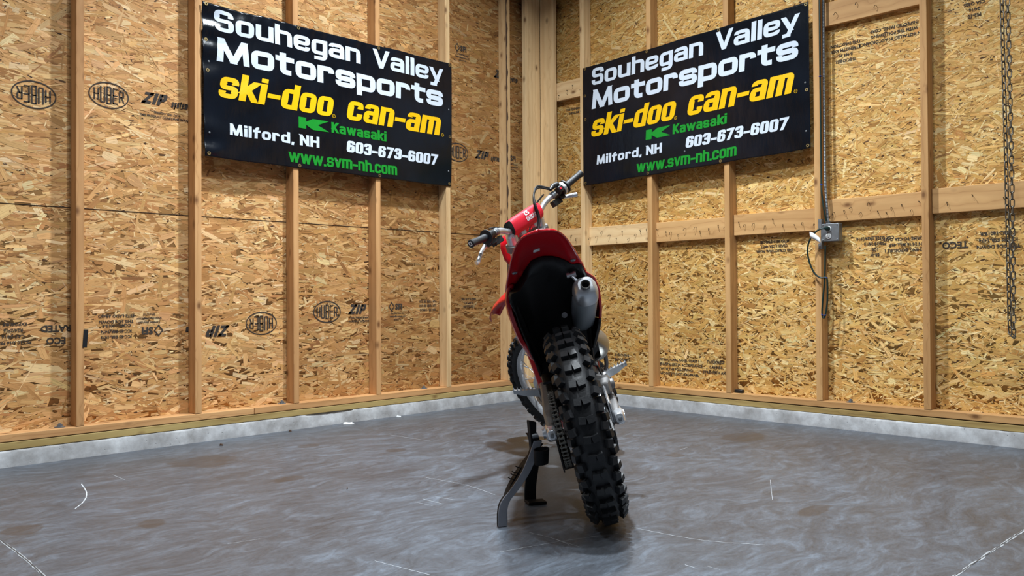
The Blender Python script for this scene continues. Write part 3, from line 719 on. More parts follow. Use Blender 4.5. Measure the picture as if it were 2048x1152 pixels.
SCR = [[(-3.047, -2.619), (-2.837, -2.68), (-2.637, -2.759)], [(-2.831, -2.537), (-2.826, -2.627), (-2.844, -2.728)], [(-2.826, -2.627), (-2.838, -2.765)], [(-2.546, -2.75), (-2.514, -2.997), (-2.421, -3.175)], [(-3.776, -1.077), (-3.708, -0.969), (-3.65, -0.822), (-3.609, -0.638)], [(-2.829, -1.93), (-2.822, -2.027)], [(-2.778, -1.914), (-2.777, -2.031)], [(-2.724, -1.924), (-2.702, -2.019)], [(-2.522, -1.617), (-2.5, -1.854), (-2.538, -2.074)], [(-3.591, -1.923), (-3.49, -1.948)], [(-3.367, -2.41), (-3.335, -2.627)], [(-2.737, -1.119), (-2.618, -1.146)], [(-1.933, -0.587), (-1.907, -0.912)], [(-3.448, -0.545), (-3.45, -0.695)], [(-1.21, -2.067), (-1.124, -2.056)], [(-1.546, -2.738), (-1.864, -2.913)], [(-2.762, -3.101), (-2.766, -3.137)], [(-2.729, -3.156), (-2.732, -3.199)]]
for i, s in enumerate(SCR): jag([(x, y, 0) for x, y in s], .0013 if i != 4 else .004, .0005+.00002*i, 'scratch', 'scratch', 40+i)

# small litter on the slab
def crumb(loc, size, m, label, cat, seed):
    r = random.Random(seed); b = MB(); n = 9; ring = []
    top = []
    for k in range(n):
        a = 2*math.pi*k/n; q = r.uniform(.6, 1.1); ring.append((size[0]*q*math.cos(a), size[1]*q*math.sin(a), 0)); top.append((size[0]*q*.7*math.cos(a+.2), size[1]*q*.7*math.sin(a+.2), size[2]*r.uniform(.6, 1)))
    b.loft([ring, top]); o = build('litter', b, m, smooth=0); o.location = loc; o.rotation_euler = (0, 0, r.uniform(0, 3)); return tag(o, label, cat)
crumb((-1.86, -.055, .0012), (.045, .018, .012), 'paper_white', 'white crumpled scrap lying at the foot of the left curb', 'litter', 1)
crumb((-2.26, -.05, .0012), (.014, .010, .010), 'dirt', 'small brown crumb of dirt at the foot of the left curb', 'litter', 2)
crumb((-2.76, -.19, .001), (.014, .010, .010), 'dirt', 'dark pebble on the slab below the left banner', 'litter', 3)
crumb((-1.45, -.04, .001), (.020, .008, .008), 'paper_white', 'tiny white scrap by the left curb nearer the corner', 'litter', 4)
crumb((-2.88, -1.55, .001), (.016, .003, .004), 'dirt', 'dark splinter lying on the slab left of the stand', 'litter', 5)

# ---------------------------------------------------------------- banners
TEXT = [  # text, x0, x1, base, cap, xh, tx, ty, r, gap, desc, shear, material, name
 ('Souhegan', .071, 1.062, .722, .122, .092, .034, .022, .42, .30, -.36, 0, 'print_white'),
 ('Valley', 1.160, 1.753, .722, .122, .092, .034, .022, .42, .30, -.36, 0, 'print_white'),
 ('Motorsports', .079, 1.756, .549, .138, .108, .042, .030, .42, .22, -.30, 0, 'print_white'),
 ('ski-doo', .080, .868, .345, .155, .122, .043, .026, .42, .22, -.3, .20, 'print_yellow'),
 ('can-am', .944, 1.751, .346, .155, .124, .045, .026, .42, .22, -.3, .20, 'print_yellow'),
 ('Kawasaki', .833, 1.264, .246, .066, .050, .019, .0125, .42, .30, -.3, 0, 'print_green'),
 ('Milford, NH', .148, .745, .140, .066, .049, .020, .0135, .5, .42, -.3, 0, 'print_white'),
 ('603-673-6007', .942, 1.712, .138, .073, .055, .026, .0145, .40, .18, -.3, .10, 'print_white'),
 ('www.svm-nh.com', .529, 1.350, .030, .074, .060, .0178, .0135, .40, .20, -.3, 0, 'print_green'),
]
LOGO = [[(.6, .245), (.6, .312), (.652, .312), (.652, .288), (.700, .312), (.815, .312), (.735, .279), (.815, .245), (.700, .245), (.652, .270), (.652, .245)]]
def banner(left, label):
    W, H = 1.838, .868
    if left:
        C = [Vector((-2.780, 0, 2.440)), Vector((-.941, 0, 2.451)), Vector((-.946, 0, 1.577)), Vector((-2.766, 0, 1.582))]
        nrm = Vector((0, -1, 0)); shear = 0
    else:
        C = [Vector((0, -.445, 2.511)), Vector((0, -2.219, 2.568)), Vector((0, -2.222, 1.678)), Vector((0, -.446, 1.623))]
        nrm = Vector((-1, 0, 0)); shear = .06
    amp = 1.0 if left else .75; ph = 0 if left else 2.2
    studs = [(-2.780+x if False else 0) for x in range(0)]
    def wave(u, v):
        x = u*W; y = v*H
        d = .0045*math.sin(3.1*x+2.2*y+ph)*math.sin(2.0*y+.6)+.0028*math.sin(7.3*x-3.9*y+1.3+ph)+.0016*math.sin(13*x+8*y+ph)*math.cos(5*y)
        e = min(1, u/.06, (1-u)/.06) if 0 < u < 1 else 0
        # drag wrinkles from the top fixing and along the left hem
        if left:
            d += .011*math.exp(-((x-.44-.10*(1-v))/.045)**2)*max(0, v-.30)*math.sin(34*x+1)
            d += .009*math.exp(-(x/.10)**2)*math.sin(36*y+2*math.sin(9*y))+.003*math.exp(-((x-.2)/.2)**2)*math.sin(30*y-14*x)
            d += .004*math.exp(-((H-y)/.05)**2)*math.sin(20*x)
            d += .006*math.exp(-(y/.12)**2)*math.sin(5.5*x+1)+.0035*math.exp(-((H-y)/.03)**2)*math.sin(75*x)*math.exp(-((x-.5)/.6)**2)
        else:
            d += .004*math.exp(-((x-1.74)/.10)**2)*math.sin(18*y+1)
            d += .005*math.exp(-(y/.14)**2)*math.sin(6.2*x)
        edge = math.exp(-(min(u, 1-u, v, 1-v)*H/.03)**2)
        return .010+amp*d*(1-.35*edge)
    def pos(u, v, lift=0):
        top = C[0].lerp(C[1], u); bot = C[3].lerp(C[2], u); p = bot.lerp(top, v)
        # hems bow a little between fixings
        bow = .006*math.sin(math.pi*min(1, max(0, u))*4)**2
        if v < .5: p.z += bow*(1-2*v)*(-.6)
        else: p.z -= bow*(2*v-1)*.6
        return p+nrm*(wave(min(1, max(0, u)), min(1, max(0, v)))+lift)
    nu, nv = 240, 110
    grid = [[pos(i/nu, j/nv) for j in range(nv+1)] for i in range(nu+1)]
    root = build('banner', MB().sheet(grid), 'black_vinyl', solid=.0008, smooth=180)
    tag(root, label, 'banner', 'dealership banners on the walls')
    def map2(v, lift):
        t = v[1]/H; s = (v[0]+shear*(v[1]-.4))/W
        return pos(s, t, lift)
    def put(name, m, parts):
        b = MB()
        for V, F in parts: b.add([map2(v, .0026) for v in V], F)
        o = build(name, b, m, smooth=0)
        # keep the printed faces turned outward
        o.parent = root; return o
    for tx in TEXT:
        put('lettering', tx[12], [lettering(*tx[:12])])
    V = [np.array(p) for p in LOGO[0]]
    put('logo', 'print_green', [([V[i] for i in (0, 1, 2, 10)], [(0, 1, 2, 3)]), ([V[i] for i in (3, 4, 5, 6)]+[V[9]], [(0, 1, 2, 3, 4)]), ([V[i] for i in (6, 7, 8, 9)], [(0, 1, 2, 3)])])
    for cx, t in ((.853, 'R'), (1.752, 'TM')):
        ring = [np.array([cx+.0105*math.cos(k*math.pi/8), .352+.0105*math.sin(k*math.pi/8)]) for k in range(16)]
        tv, tf = text_mesh(t, .014 if t == 'R' else .009); w0 = max(v[0] for v in tv); h0 = max(v[1] for v in tv)
        put('trade_mark', 'print_yellow', [strip(ring, .002, .002, True, 1), ([v+np.array([cx-w0/2, .352-h0/2]) for v in tv], tf)])
    # hem seam lines and eyelets
    eye = [(.012, .988), (.33, .985), (.655, .985), (.99, .985), (.012, .02), (.33, .018), (.655, .018), (.99, .02), (.012, .76), (.014, .56), (.99, .40)]
    for u, v in eye:
        p = pos(u, v, .001); b = MB(); b.lathe([(.0045, 0), (.0045, .0018), (.010, .0018), (.0105, 0)], p, nrm, 18, closed=True)
        build('eyelet', b, 'brass').parent = root
    for u, v in ([(.016, .155), (.02, .62), (.985, .12), (.985, .62), (.475, .085)] if left else [(.50, .135), (.26, .185), (.985, .45), (.985, .12), (.33, .06)]):
        p = pos(u, v, .0005); b = MB(); b.lathe([(.0001, .0032), (.0045, .0025), (.006, .0006), (.006, 0)], p, nrm, 12)
        build('screw_head', b, 'galvanised').parent = root
    return root
banner(True, 'black vinyl dealership banner with wrinkled glossy left end, on the left wall')
banner(False, 'black vinyl dealership banner on the right wall, rising towards the conduit')

# ---------------------------------------------------------------- outlet box, conduit, cord, chain, tape, bolts
yb0, yb1, zb0, zb1 = -2.388, -2.283, 1.108, 1.215
ob = empty('outlet_box', (0, -2.335, 1.10), 'grey metal double outlet box fixed beside a stud on the right wall', 'outlet box')
def rel(b): return b.xf(lambda v: v-Vector((0, -2.335, 1.10)))
build('box_body', rel(MB().box2((-.004, yb0, zb0), (.046, yb1, zb1))), 'galvanised', ob, bevel=.004)
build('box_cover', rel(MB().box2((-.009, yb0+.001, zb0+.001), (-.0045, yb1-.001, zb1-.001))), 'galvanised', ob, bevel=.003)
for z in (1.183, 1.139):
    r = build('receptacle', rel(MB().lathe([(.0165, 0), (.0165, .003), (.015, .004)], (-.0092, -2.327, z), (-1, 0, 0), 24)), 'receptacle_white', ob)
    s = MB()
    for dy in (-.0062, .0062): s.box((-.0136, -2.327+dy, z+.003), (.0006, .0022, .008))
    s.lathe([(.0026, 0), (.0026, .0006)], (-.0133, -2.327, z-.0075), (-1, 0, 0), 10)
    build('slots', rel(s), 'hole_black', r, smooth=0)
for y, z in ((yb0+.009, zb0+.009), (yb0+.009, zb1-.009), (yb1-.009, zb0+.009), (yb1-.009, zb1-.009), (-2.327, 1.161)):
    build('screw', rel(MB().lathe([(.0042, 0), (.0042, .0018), (.003, .0026)], (-.0092, y, z), (-1, 0, 0), 12)), 'galvanised', ob)
build('mounting_bracket', rel(MB().box2((-.004, -2.2815, 1.065), (.03, -2.2775, 1.245)).box2((-.006, -2.2815, 1.19), (-.003, -2.262, 1.245)).box2((-.006, -2.2815, 1.065), (-.003, -2.262, 1.10))), 'galvanised', ob)

P = smooth_path([(.022, -2.296, 3.3), (.02, -2.296, 2.5), (.018, -2.296, 1.9), (.016, -2.298, 1.5), (.014, -2.305, 1.36), (.014, -2.314, 1.218)], 60)
rr = [.0085+.0011*(1 if k % 2 else -1) for k in range(len(P))]
# resample evenly so that the armour ribs are regular
def even(P, step):
    out = [P[0]]; acc = 0
    for a, b in zip(P[:-1], P[1:]):
        L = (b-a).length; pos = step-acc
        while pos < L: out.append(a+(b-a)*pos/L); pos += step
        acc = (acc+L) % step
    return out
Pe = even(P, .0045)
cond = build('armoured_conduit', MB().tube(Pe, [.0088 if k % 2 else .0072 for k in range(len(Pe))], 10), 'galvanised', smooth=0)
tag(cond, 'ribbed metal conduit running down the stud into the grey outlet box', 'conduit')
build('conduit_connector', MB().lathe([(.011, 0), (.013, .004), (.013, .016), (.010, .018)], (.014, -2.3145, 1.2155), (0, 0, 1), 16), 'galvanised', cond)

cp = [(-.012, -2.327, 1.183), (-.035, -2.318, 1.186), (-.05, -2.28, 1.175), (-.05, -2.235, 1.13), (-.045, -2.212, 1.062), (-.04, -2.222, .985), (-.035, -2.25, .92), (-.03, -2.285, .893), (-.028, -2.318, .893),
      (-.026, -2.324, .86), (-.024, -2.322, .76), (-.022, -2.310, .68), (-.022, -2.298, .652), (-.022, -2.288, .668), (-.02, -2.290, .74), (-.022, -2.304, .86), (-.024, -2.309, .93), (-.020, -2.310, 1.04), (-.016, -2.310, 1.09)]
gc = build('extension_cord', MB().tube(even(smooth_path(cp, 14), .01), .0052, 10), 'green_cord', smooth=60)
tag(gc, 'dark green cord plugged into the outlet box, tied in a hanging loop below it', 'cord')
plug = MB().tube([(-.0135, -2.327, 1.183), (-.022, -2.3255, 1.184), (-.034, -2.321, 1.186), (-.042, -2.312, 1.186)], [.014, .0145, .011, .007], 14)
build('plug', plug, 'green_cord', gc)
up = [(-.004, -2.312, 1.228), (-.014, -2.302, 1.30), (-.012, -2.288, 1.41), (-.006, -2.284, 1.52), (-.006, -2.284, 1.9), (-.006, -2.285, 2.5), (-.006, -2.285, 3.3)]
g2 = build('cord_run', MB().tube(even(smooth_path(up, 20), .015), .0052, 10), 'green_cord', smooth=60)
tag(g2, 'dark green cord running up the stud alongside the ribbed conduit', 'cord')
for par, p, ax in ((gc, (-.0255, -2.3175, .893), (0, 0, 1)), (gc, (-.022, -2.306, .668), (.2, .6, 1)), (gc, (-.022, -2.290, .672), (.2, -.6, 1)), (g2, (-.007, -2.2845, 1.45), (0, 0, 1)), (g2, (-.007, -2.2848, 2.1), (0, 0, 1))):
    b = MB().lathe([(.0058, -.002), (.0085, -.002), (.0085, .002), (.0058, .002)], p, ax, 12, closed=True)
    build('cable_tie', b, 'blue_tie', par)
# folded paper tag on the cord
b = MB(); rows = []
for i in range(9):
    t = i/8; y = -2.232-.065*t; z = 1.168-.012*t-.03*t*t; x = -.058-.004*math.sin(3*t)
    rows.append([(x, y, z), (x-.004, y-.004, z-.022), (x, y-.008, z-.040)])
build('paper_tag', b.sheet(rows), 'tag_white', gc, solid=.0006)

# hanging chain: links as parts
ch = empty('hanging_chain', (-.22, -3.32, .565), 'two dark steel chain strands hanging in a long loop at the right edge', 'chain')
def link_mesh(name, vertical=True):
    b = MB(); L2, Wd, r = .0165, .0088, .0032
    path = []
    for k in range(24):
        a = 2*math.pi*k/24; path.append(Vector((Wd*math.cos(a), 0, Wd*math.sin(a)+(L2-Wd+.004)*(1 if math.sin(a) >= 0 else -1))))
    rings = []
    for i, p in enumerate(path):
        d = (path[(i+1) % 24]-path[i-1]).normalized(); u = Vector((0, 1, 0)); v = d.cross(u)
        rings.append([p+r*(math.cos(2*math.pi*k/8)*u+math.sin(2*math.pi*k/8)*v) for k in range(8)])
    b.loft(rings, closed=True); return b
lm = None
strands = [smooth_path([(0, .018, 2.65), (0, .012, 1.70), (0, .002, .9), (0, -.004, .13), (0, -.008, .03), (0, -.014, .006), (0, -.021, .03), (0, -.022, .12), (0, -.022, .8), (0, -.014, 1.70), (0, -.008, 2.65)], 30)]
pts = even([Vector(p) for p in strands[0]], .0355)
proto = build('chain_link', link_mesh('chain_link'), 'iron_link', ch, smooth=60)
vis = sorted(range(len(pts)-1), key=lambda i: pts[i].z)[:100]; rest = MB(); first = True
for i in range(len(pts)-1):
    a, b2 = pts[i], pts[i+1]; d = (b2-a).normalized(); R = d.to_track_quat('Z', 'Y').to_matrix().to_4x4() @ Matrix.Rotation(math.pi/2*(i % 2)+.5, 4, 'Z')
    Mx = Matrix.Translation((a+b2)/2) @ R
    if i in vis:
        o = proto if first else proto.copy()
        if not first: COL.objects.link(o)
        first = False; o.parent = ch; o.matrix_local = Mx
    else:
        t = link_mesh('x'); t.v = [Mx @ v for v in t.v]; rest.add(t.v, t.f)
ro = build('chain_links', rest, 'iron_link', ch, smooth=60); ro['kind'] = 'stuff'

tp = build('tape_strip', MB().loft([[(x, y, z) for x, y in ((-.010, 0), (.011, 0), (.011, -.0022), (-.010, -.0022))] for z in (0, .03, .06, .092)]), 'black_tape', bevel=.0006)
tp.location = (-3.386, -.0006, .548); tp.rotation_euler = (0, math.radians(4), 0)
tag(tp, 'short black tape strip hanging on the edge of the far left stud', 'tape')
def bolt(loc, label, m='galvanised'):
    e = empty('anchor_bolt', loc, label, 'bolt', 'anchor bolts in the bottom plates')
    build('washer', MB().lathe([(.0001, 0), (.024, 0), (.024, .003), (.0001, .003)], (0, 0, .0004), (0, 0, 1), 20, cap=False), m, e)
    build('nut', MB().lathe([(.013, .0036), (.013, .014)], (0, 0, 0), (0, 0, 1), 6), m, e, smooth=0)
    build('bolt_end', MB().lathe([(.0065, .0142), (.0065, .020)], (0, 0, 0), (0, 0, 1), 12), m, e)
bolt((-3.485, .05, ZP), 'anchor bolt on the left bottom plate, left of the taped stud')
bolt((-2.255, .055, ZP), 'anchor bolt on the left bottom plate beside the plate splice')
bolt((-1.155, .055, ZP), 'anchor bolt on the left bottom plate between the two studs nearest the corner')
bolt((.045, -2.425, ZP), 'anchor bolt on the right bottom plate, just right of the outlet stud')
o = build('wood_wedge', MB().box((0, 0, .011), (.03, .055, .022)), 'black_plastic', bevel=.003); o.location = (.045, -1.70, ZP+.0006)
tag(o, 'small dark block on the right bottom plate beside a stud foot', 'block')

# ---------------------------------------------------------------- motorcycle (bike frame: x forward, y left, z up, origin under the rear axle)
BIKE = empty('motorcycle', (0, 0, 0), 'red off-road motorcycle leaning left on a black stand, seen from behind', 'motorcycle')
BIKE.matrix_world = Matrix.Translation((-2.5603, -2.66822, .0042)) @ Matrix.Rotation(.75532, 4, 'Z') @ Matrix.Rotation(-.24519, 4, 'X') @ Matrix.Rotation(.00839, 4, 'Y') @ Matrix.Scale(1.024, 4)
V3 = Vector
RAKE = math.radians(26.1); SA = V3((1.06, 0, 1.10)); SAX = V3((-math.sin(RAKE), 0, math.cos(RAKE)))
SM = Matrix.Translation(SA) @ Matrix.Rotation(.76, 4, SAX) @ Matrix.Translation(-SA)
ST = lambda v: SM @ Vector(v)
def part(name, b, m, parent=BIKE, steer=False, **kw):
    if steer: b.xf(ST)
    return build(name, b, m, parent, **kw)

# --- tyres
def tyre(cx, cz, prof, knobs, n=96):
    """prof: half profile (y, r) from tread centre to bead"""
    b = MB(); full = [(r, y) for y, r in prof]+[(r, -y) for y, r in reversed(prof[1:])]
    rings = []
    for i in range(n):
        a = 2*math.pi*i/n; rings.append([V3((cx+r*math.cos(a), y, cz+r*math.sin(a))) for r, y in full])
    b.loft(rings, cap=False, closed=True)
    rnd = random.Random(4)
    for (ang, y, rc, tilt, wa, lc, h, skew) in knobs:
        er = V3((math.cos(ang), 0, math.sin(ang))); et = V3((-math.sin(ang), 0, math.cos(ang))); ey = V3((0, 1, 0))
        sg = 1 if y >= 0 else -1
        nn = (math.cos(tilt)*er+math.sin(tilt)*sg*ey).normalized(); ax = et.cross(nn).normalized()
        et2 = (et*math.cos(skew)+ax*math.sin(skew)); ax2 = nn.cross(et2)
        base = V3((cx, 0, cz))+er*rc+ey*y-nn*.006
        lo = [base+et2*lc/2*1.18*s+ax2*wa/2*1.12*t for s, t in ((-1, -1), (1, -1), (1, 1), (-1, 1))]
        hi = [base+nn*(h+.006)+et2*lc/2*s+ax2*wa/2*t for s, t in ((-1, -1), (1, -1), (1, 1), (-1, 1))]
        b.loft([lo, hi])
    return b
RP = [(0, .3265), (.018, .325), (.034, .318), (.046, .305), (.054, .288), (.0565, .270), (.052, .252), (.045, .242), (.043, .238)]
kn = []
NR = 36
for i in range(NR):
    a = 2*math.pi*i/NR; da = 2*math.pi/NR
    for s in (-1, 1):
        kn.append((a, s*.0122, .3255, .06, .0222, .0215, .0150, s*.16))
        kn.append((a+da*.50, s*.0440, .3095, .66, .0215, .0240, .0165, -s*.22))
        kn.append((a+da*.04, s*.0545, .292, 1.04, .0205, .0230, .0150, s*.1))
rear_wheel = part('rear_wheel', MB().lathe([(.238, -.047), (.244, -.047), (.245, -.043), (.236, -.036), (.231, -.018), (.231, .018), (.236, .036), (.245, .043), (.244, .047), (.238, .047), (.228, .022), (.226, 0), (.228, -.022)], (0, 0, .345), (0, 1, 0), 72, closed=True), 'hub_black')
part('tyre', tyre(0, .345, RP, kn), 'rubber', rear_wheel, smooth=30)
FP = [(0, .331), (.014, .330), (.027, .324), (.037, .312), (.041, .300), (.038, .286), (.030, .277), (.026, .272)]
fk = []
NF = 40
for i in range(NF):
    a = 2*math.pi*i/NF; da = 2*math.pi/NF
    for s in (-1, 1):
        fk.append((a, s*.011, .330, .1, .019, .022, .0135, 0))
        fk.append((a+da*.5, s*.0305, .320, .65, .017, .023, .0135, -s*.2))
        fk.append((a+da*.1, s*.0395, .306, 1.05, .017, .021, .012, 0))
front_wheel = part('front_wheel', MB().lathe([(.270, -.027), (.277, -.027), (.278, -.024), (.268, -.018), (.264, 0), (.268, .018), (.278, .024), (.277, .027), (.270, .027), (.258, .012), (.256, 0), (.258, -.012)], (1.485, 0, .345), (0, 1, 0), 72, closed=True), 'aluminium', steer=True)
part('tyre', tyre(1.485, .345, FP, fk), 'rubber', front_wheel, steer=True, smooth=30)
def hub(cx, parent, hw, r, steer, m):
    part('hub', MB().lathe([(.014, -hw-.012), (r+.012, -hw-.006), (r+.014, -hw), (r, -hw+.006), (r*.62, -hw+.022), (r*.62, hw-.022), (r, hw-.006), (r+.014, hw), (r+.012, hw+.006), (.014, hw+.012)], (cx, 0, .345), (0, 1, 0), 32), m, parent, steer=steer)
hub(0, rear_wheel, .055, .055, False, 'cast_aluminium'); hub(1.485, front_wheel, .045, .030, True, 'cast_aluminium')
def spokes(cx, parent, hw, hr, rr, steer, n=36):
    for k in range(n):
        s = 1 if k % 2 else -1; t = 1 if (k//2) % 2 else -1
        a = 2*math.pi*k/n; ah = a+t*.55
        p0 = V3((cx+hr*math.cos(ah), s*hw, .345+hr*math.sin(ah))); p1 = V3((cx+rr*math.cos(a), s*.006, .345+rr*math.sin(a)))
        b = MB().tube([p0, p0.lerp(p1, .86)], .0019, 6).tube([p0.lerp(p1, .86), p1], .0032, 6)
        part('spoke', b, 'polished_metal', parent, steer=steer)
spokes(0, rear_wheel, .055, .062, .228, False); spokes(1.485, front_wheel, .045, .038, .258, True)
def disc(name, cx, y, r0, r1, parent, steer=False, waves=12):
    b = MB(); n = 96; rings = []
    out = [(.5*(1+0), 0)]
    R1 = [r1*(1+.022*math.sin(waves*2*math.pi*k/n)) for k in range(n)]; R0 = [r0*(1+.03*math.sin(waves*2*math.pi*k/n)) for k in range(n)]
    for k in range(n):
        a = 2*math.pi*k/n; c, s = math.cos(a), math.sin(a)
        rings.append([V3((cx+R0[k]*c, y-.0016, .345+R0[k]*s)), V3((cx+R1[k]*c, y-.0016, .345+R1[k]*s)), V3((cx+R1[k]*c, y+.0016, .345+R1[k]*s)), V3((cx+R0[k]*c, y+.0016, .345+R0[k]*s))])
    b.loft(rings, cap=False, closed=True)
    for k in range(6):
        a = 2*math.pi*k/6; b.box((cx+(r0-.02)*math.cos(a), y, .345+(r0-.02)*math.sin(a)), (.05, .003, .014), Matrix.Rotation(-a, 3, 'Y'))
    return part(name, b, 'aluminium', parent, steer=steer)
disc('brake_disc', 0, -.072, .085, .110, rear_wheel)
disc('brake_disc', 1.485, .062, .105, .130, front_wheel, True)
# sprocket
b = MB(); n = 50; rings = []
for k in range(n*4):
    a = 2*math.pi*k/(n*4); r1 = .118 if k % 4 in (0, 1) else .1265; c, s = math.cos(a), math.sin(a); r0 = .088
    rings.append([V3((r0*c, .0855, .345+r0*s)), V3((r1*c, .0855, .345+r1*s)), V3((r1*c, .0905, .345+r1*s)), V3((r0*c, .0905, .345+r0*s))])
b.loft(rings, cap=False, closed=True)
for k in range(6):
    a = 2*math.pi*k/6; b.box((.066*math.cos(a), .088, .345+.066*math.sin(a)), (.055, .005, .018), Matrix.Rotation(-a, 3, 'Y'))
part('sprocket', b, 'dark_steel', rear_wheel)

# --- chain: two straight runs and two wraps
R1, R2 = .1235, .034; c1 = (0, .345); c2 = (.625, .425); yc = .088
dx, dz = c2[0]-c1[0], c2[1]-c1[1]; dd = math.hypot(dx, dz); th = math.atan2(dz, dx); al = math.acos((R1-R2)/dd)
path = []
for k in range(65):
    a = th+al+(2*math.pi-2*al)*k/64; path.append(V3((c1[0]+R1*math.cos(a), yc, c1[1]+R1*math.sin(a))))
for k in range(25):
    a = th-al+(2*al)*k/24; path.append(V3((c2[0]+R2*math.cos(a), yc, c2[1]+R2*math.sin(a))))
path.append(path[0]); ev = even(path, .0158)
b = MB()
for i in range(len(ev)-1):
    p, q2 = ev[i], ev[i+1]; d = (q2-p).normalized(); ang = math.atan2(d.z, d.x); R = Matrix.Rotation(-ang, 3, 'Y'); c = (p+q2)/2
    off = .0088 if i % 2 else .0062
    for s in (-1, 1):
        b.box(c+V3((0, s*off, 0)), (.0225, .0018, .0085), R); b.box(c+V3((0, s*off, 0)), (.012, .0018, .0125), R) if False else None
        for e in (-.0079, .0079): b.lathe([(.0072, -.0009), (.0072, .0009)], c+d*e+V3((0, s*off, 0)), (0, 1, 0), 10)
    b.lathe([(.0045, -.006), (.0045, .006)], p, (0, 1, 0), 10); b.lathe([(.0028, -.0115), (.0028, .0115)], p, (0, 1, 0), 8)
part('drive_chain', b, 'chain_steel', smooth=40)

# --- swingarm
def rect_ring(x, y, z, wy, hz, ch=.006, tx=0):
    h, v = wy/2, hz/2
    return [V3((x+tx*k[1], y+k[0], z+k[1])) for k in ((-h+ch, -v), (h-ch, -v), (h, -v+ch), (h, v-ch), (h-ch, v), (-h+ch, v), (-h, v-ch), (-h, -v+ch))]
sw = None
b = MB()
for s in (1, -1):
    b.loft([rect_ring(-.055, s*.112, .345, .022, .040), rect_ring(.0, s*.114, .348, .028, .066), rect_ring(.09, s*.114, .360, .034, .088), rect_ring(.24, s*.109, .385, .036, .094), rect_ring(.40, s*.104, .412, .040, .090), rect_ring(.56, s*.100, .425, .050, .080)])
b.loft([rect_ring(.34, 0, .40, .20, .085), rect_ring(.42, 0, .41, .20, .09), rect_ring(.56, 0, .425, .20, .07)])
swing = part('swingarm', b, 'cast_aluminium', bevel=.003)
for s in (1, -1):
    ab = MB().loft([rect_ring(-.078, s*.115, .345, .026, .034), rect_ring(-.05, s*.117, .345, .034, .050), rect_ring(.028, s*.117, .347, .034, .050)])
    part('axle_block', ab, 'polished_metal', swing, bevel=.003)
    nb = MB().lathe([(.024, 0), (.024, .004), (.0175, .004), (.0175, .012), (.011, .012), (.010, .007)], (0, s*(.134 if s > 0 else .127), .345), (0, s, 0), 6 if s < 0 else 24)
    part('axle_nut', nb, 'polished_metal', swing, smooth=20)
    part('adjuster_bolt', MB().tube([(-.078, s*.115, .345), (-.098, s*.115, .345)], .0045, 8).lathe([(.0075, 0), (.0075, .007)], (-.088, s*.115, .345), (-1, 0, 0), 6), 'galvanised', swing, smooth=20)
part('chain_guard', MB().loft([rect_ring(.10, .088, .500, .032, .008, .002), rect_ring(.24, .090, .512, .034, .012, .002), rect_ring(.42, .092, .505, .040, .020, .002), rect_ring(.56, .090, .490, .044, .04, .002)]), 'black_plastic', swing)
part('chain_guide', MB().loft([rect_ring(.035, .088, .215, .034, .012, .002), rect_ring(.06, .088, .232, .036, .07, .003), rect_ring(.13, .088, .262, .036, .085, .003), rect_ring(.16, .088, .285, .03, .03, .003)]).box2((-.02, .104, .205), (.10, .109, .33)), 'black_plastic', swing)
part('brake_caliper', MB().loft([rect_ring(.045, -.092, .436, .040, .040), rect_ring(.065, -.096, .444, .056, .062), rect_ring(.125, -.096, .444, .058, .066), rect_ring(.155, -.092, .436, .045, .045)]).lathe([(.018, 0), (.018, .016), (.012, .018)], (.095, -.121, .444), (0, -1, 0), 18), 'cast_aluminium', swing, bevel=.004)
part('caliper_bracket', MB().loft([rect_ring(-.03, -.096, .362, .010, .07), rect_ring(.04, -.096, .40, .010, .10), rect_ring(.10, -.096, .42, .010, .06)]), 'polished_metal', swing, bevel=.002)
part('disc_guard', MB().loft([rect_ring(-.10, -.084, .30, .010, .03, .002), rect_ring(-.04, -.084, .30, .012, .13, .003), rect_ring(.06, -.084, .33, .012, .15, .003)]), 'black_plastic', swing)

# --- frame, engine, radiators
fr = MB()
for s in (1, -1):
    fr.tube(smooth_path([(1.09, s*.03, .93), (.93, s*.10, .84), (.72, s*.135, .72), (.60, s*.125, .60), (.57, s*.112, .48), (.57, s*.10, .36)], 8), .021, 10, sq=(1, .75))
    fr.tube(smooth_path([(.57, s*.10, .36), (.66, s*.085, .27), (.85, s*.07, .27), (1.0, s*.05, .42), (1.10, s*.02, .80)], 8), .018, 10)
fr.lathe([(.034, -.10), (.034, .10)], SA-SAX*.16, SAX, 20)
frame = part('frame', fr, 'red_frame')
sf = MB()
for s in (1, -1):
    sf.tube(smooth_path([(.66, s*.11, .78), (.42, s*.105, .835), (.16, s*.10, .875), (.02, s*.085, .90)], 8), .011, 10)
    sf.tube(smooth_path([(.58, s*.115, .56), (.46, s*.112, .61), (.30, s*.104, .70), (.14, s*.10, .85)], 8), .011, 10)
part('subframe', sf, 'red_frame')
en = MB().loft([rect_ring(.60, 0, .38, .20, .18, .03), rect_ring(.68, 0, .37, .26, .22, .04), rect_ring(.86, 0, .38, .25, .22, .04), rect_ring(.94, 0, .40, .18, .14, .03)])
engine = part('engine', en, 'cast_aluminium', bevel=.006)
part('cylinder', MB().lathe([(.07, 0), (.075, .02), (.072, .14), (.06, .18), (.05, .19)], (.80, 0, .46), (.12, 0, 1), 24), 'cast_aluminium', engine)
part('clutch_cover', MB().lathe([(.072, 0), (.070, .022), (.055, .030), (.02, .032)], (.70, -.125, .38), (0, -1, 0), 32), 'cast_aluminium', engine)
part('ignition_cover', MB().lathe([(.062, 0), (.060, .018), (.045, .024)], (.86, .12, .38), (0, 1, 0), 32), 'cast_aluminium', engine)
part('kick_starter', MB().tube(smooth_path([(.66, -.13, .40), (.65, -.165, .46), (.62, -.17, .56), (.61, -.16, .60)], 6), .009, 10), 'cast_aluminium', engine)
